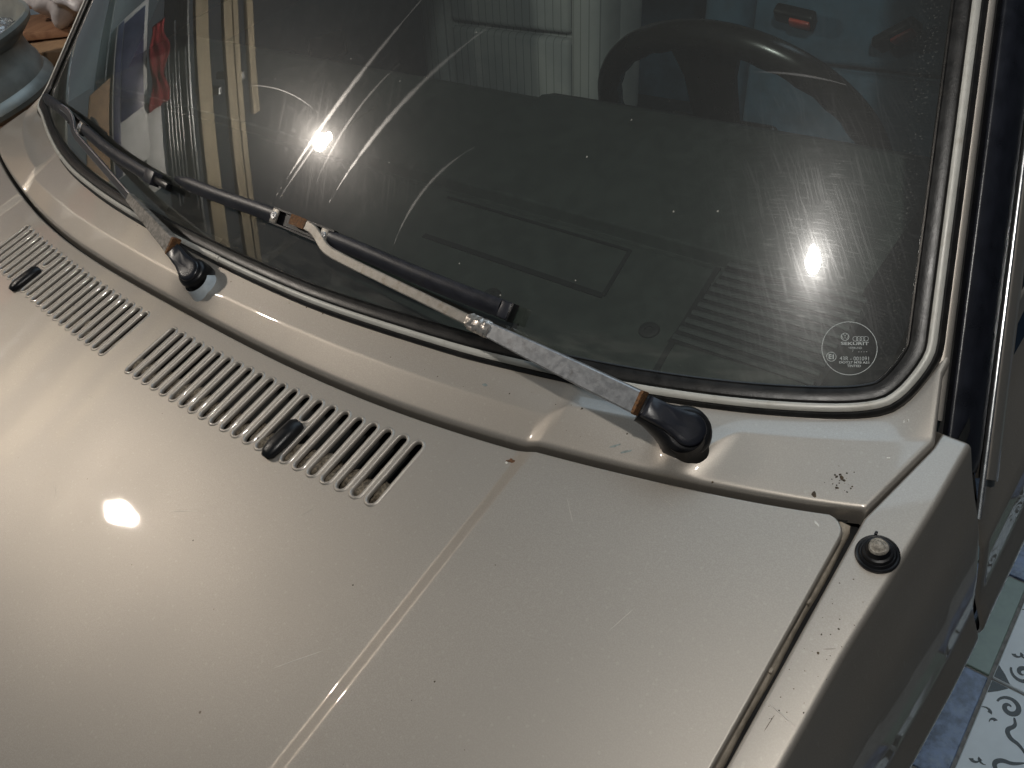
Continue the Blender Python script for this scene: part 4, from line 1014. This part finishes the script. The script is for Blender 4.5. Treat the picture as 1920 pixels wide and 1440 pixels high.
# support stand under the rim
crate = box('wooden_crate', (.36, .40, .822), Matrix.Translation((-1.2176, .0724, FZ + .411)), M['brown_board'], None, .006)
tag(crate, 'brown wooden crate under the wheel rim', 'crate')
def board(name, c, size, rot, mat, label, cat, group=None):
    o = box(name, size, Matrix.Translation(c) @ Matrix.Rotation(rot[2], 4, 'Z') @ Matrix.Rotation(rot[1], 4, 'Y') @ Matrix.Rotation(rot[0], 4, 'X'), mat, None, .003)
    return tag(o, label, cat, group)
board('wooden_board', (-1.46, .475, -.052), (.50, .13, .020), (0, math.radians(2), math.radians(28)), M['brown_board'], 'dark brown board topmost in the stack behind the wheel rim', 'board')
board('wooden_board', (-1.44, .450, -.086), (.60, .20, .036), (0, math.radians(1), math.radians(18)), M['card'], 'orange brown board in the middle of the stack behind the rim', 'board')
board('wooden_board', (-1.42, .44, -.136), (.62, .22, .054), (0, 0, math.radians(24)), M['brown_board'], 'thick grey brown board lowest in the stack behind the rim', 'board')
st = box('storage_box', (.42, .40, .712), Matrix.Translation((-1.48, .50, FZ + .3565)), M['card'], None, .006)
tag(st, 'tall cardboard box carrying the stack of boards', 'box')
bm = bmesh.new(); bmesh.ops.create_icosphere(bm, subdivisions=5, radius=1.0)
for v in list(bm.verts):
    d = v.co.normalized(); h = 1 + .14 * math.sin(6 * d.x + 3 * d.y) * math.cos(5 * d.z) + .07 * math.sin(17 * d.x - 9 * d.z) + .05 * math.sin(29 * d.y + 13 * d.z)
    v.co = Vector((d.x * .20 * h, d.y * .13 * h, d.z * .085 * h))
bm.transform(Matrix.Translation((-1.44, .54, .030))); bag = bm_out('plastic_bag', bm, simple('pale_plastic_bag', (.56, .52, .52), .35, var=.15, nscale=20, bump=.9, bscale=45, coat=.3), None, sharp=180)
tag(bag, 'crumpled pale plastic bag on the boards behind the rim', 'plastic bag')

# things on the other side of the garage that the windscreen mirrors
RX = -1.80
def lying(name, y0, y1, z0, z1, mat, label, cat, depth=.05, group=None):
    o = box(name, (depth, abs(y1 - y0), abs(z1 - z0)), Matrix.Translation((RX - depth / 2, (y0 + y1) / 2, (z0 + z1) / 2)), mat, None, .003); return tag(o, label, cat, group)
lying('pine_plank', -1.25, 1.4, .865, .935, M['pine'], 'widest pale pine plank mirrored in the left of the windscreen', 'plank', .04)
lying('pine_plank', -1.35, 1.4, 1.020, 1.066, M['pine'], 'left of two narrow pine planks mirrored side by side in windscreen', 'plank', .04)
lying('pine_plank', -1.35, 1.4, 1.072, 1.100, M['pine'], 'right of two narrow pine planks mirrored side by side in windscreen', 'plank', .05)
lying('pine_plank', -.46, 1.4, 1.150, 1.185, M['pine'], 'short pine plank mirrored furthest right, its lower end in view', 'plank', .04)
bx_ = lying('printed_box', -.36, .22, .415, .600, M['white_card'], 'long white and navy printed box mirrored near the left pillar', 'box', .25)
pp = box('navy_panel', (.002, .36, .12), Matrix.Translation((RX + .0015, .02, .52)), M['navy_print'], bx_, .0005)
pp2 = box('dark_side_panel', (.002, .57, .035), Matrix.Translation((RX + .0015, -.07, .440)), M['navy_print'], bx_, .0005)
bm = bmesh.new(); bmesh.ops.create_grid(bm, x_segments=30, y_segments=12, size=.5)
for v in bm.verts:
    y = v.co.x; z = v.co.y; v.co = Vector((RX + .02 + .012 * math.sin(y * 16) + .008 * math.sin(z * 14 + y * 9), -.05 + y * .30, .655 + z * (.085 + .025 * math.sin(y * 11))))
cl = bm_out('red_cloth', bm, M['red_cloth'], None, sharp=180); s_ = cl.modifiers.new('thickness', 'SOLIDIFY'); s_.thickness = .006
tag(cl, 'crumpled dark red cloth mirrored beside the printed box', 'cloth')
lying('white_bag', -.50, -.17, .575, .665, M['white_card'], 'plain white packet mirrored below the red cloth', 'packet', .06)
rk = empty('steel_rack', (RX - .2, 0, FZ)); tag(rk, 'grey steel rack with thin rails mirrored between box and planks', 'rack')
for yy in (-1.1, 1.3):
    for xx in (RX - .06, RX - .40): box('post', (.035, .035, 2.25), Matrix.Translation((xx, yy, FZ + 1.125)), M['rack'], rk, .002)
for zz in (.38, .84): box('shelf', (.40, 2.5, .012), Matrix.Translation((RX - .24, .1, zz)), M['rack'], rk, .002)
for zz in (.990, 1.125): 
    for yy in (-1.1, -.30, .5, 1.3): box('bracket', (.30, .03, .02), Matrix.Translation((RX - .18, yy, zz)), M['rack'], rk, .002)
for k, zz in enumerate((.705, .722, .740, .757, .775, .812)):
    box('rail', (.008, .62 if k % 2 else .5, .006), Matrix.Translation((RX - .02, -.25 - .06 * (k % 3), zz)), M['chrome'], rk, .001)
cb = lying('cardboard_sheet', -.34, .04, .285, .400, M['card'], 'tan cardboard sheet mirrored beside the left end of the wiper blade', 'cardboard', .02)

# ------------------------------------------------------------------ lamps
for k, (loc, col, label) in enumerate((((-1.20, -.48, 1.095), BULB_WARM, 'warm bare bulb hanging on the far side, mirrored left in the windscreen'),
                                       ((.918, -.252, 1.09), BULB_COOL, 'bare bulb hanging above the near wing, mirrored right in the windscreen'))):
    lamp = empty('hanging_lamp', loc); tag(lamp, label, 'lamp')
    ML = Matrix.Translation(loc)
    prof = [(0, -.0275), (.0138, -.0238), (.0238, -.0138), (.0275, 0), (.0238, .0138), (.0160, .026), (.0135, .05)]
    lathe('bulb', prof, ML, make_bulb('bulb_glow_%s' % 'warm cool'.split()[k], col, BULB_STRENGTH[k]), lamp, 20, 80)
    lathe('socket', [(.0135, .05), (.018, .052), (.019, .085), (.010, .095), (.003, .10)], ML, M['black_plastic'], lamp, 24)
    tube('cord', [Vector(loc) + Vector((0, 0, .098)), Vector(loc) + Vector((.004, 0, .18)), Vector(loc) + Vector((0, 0, .32))], .003, M['rubber'], lamp, 8)
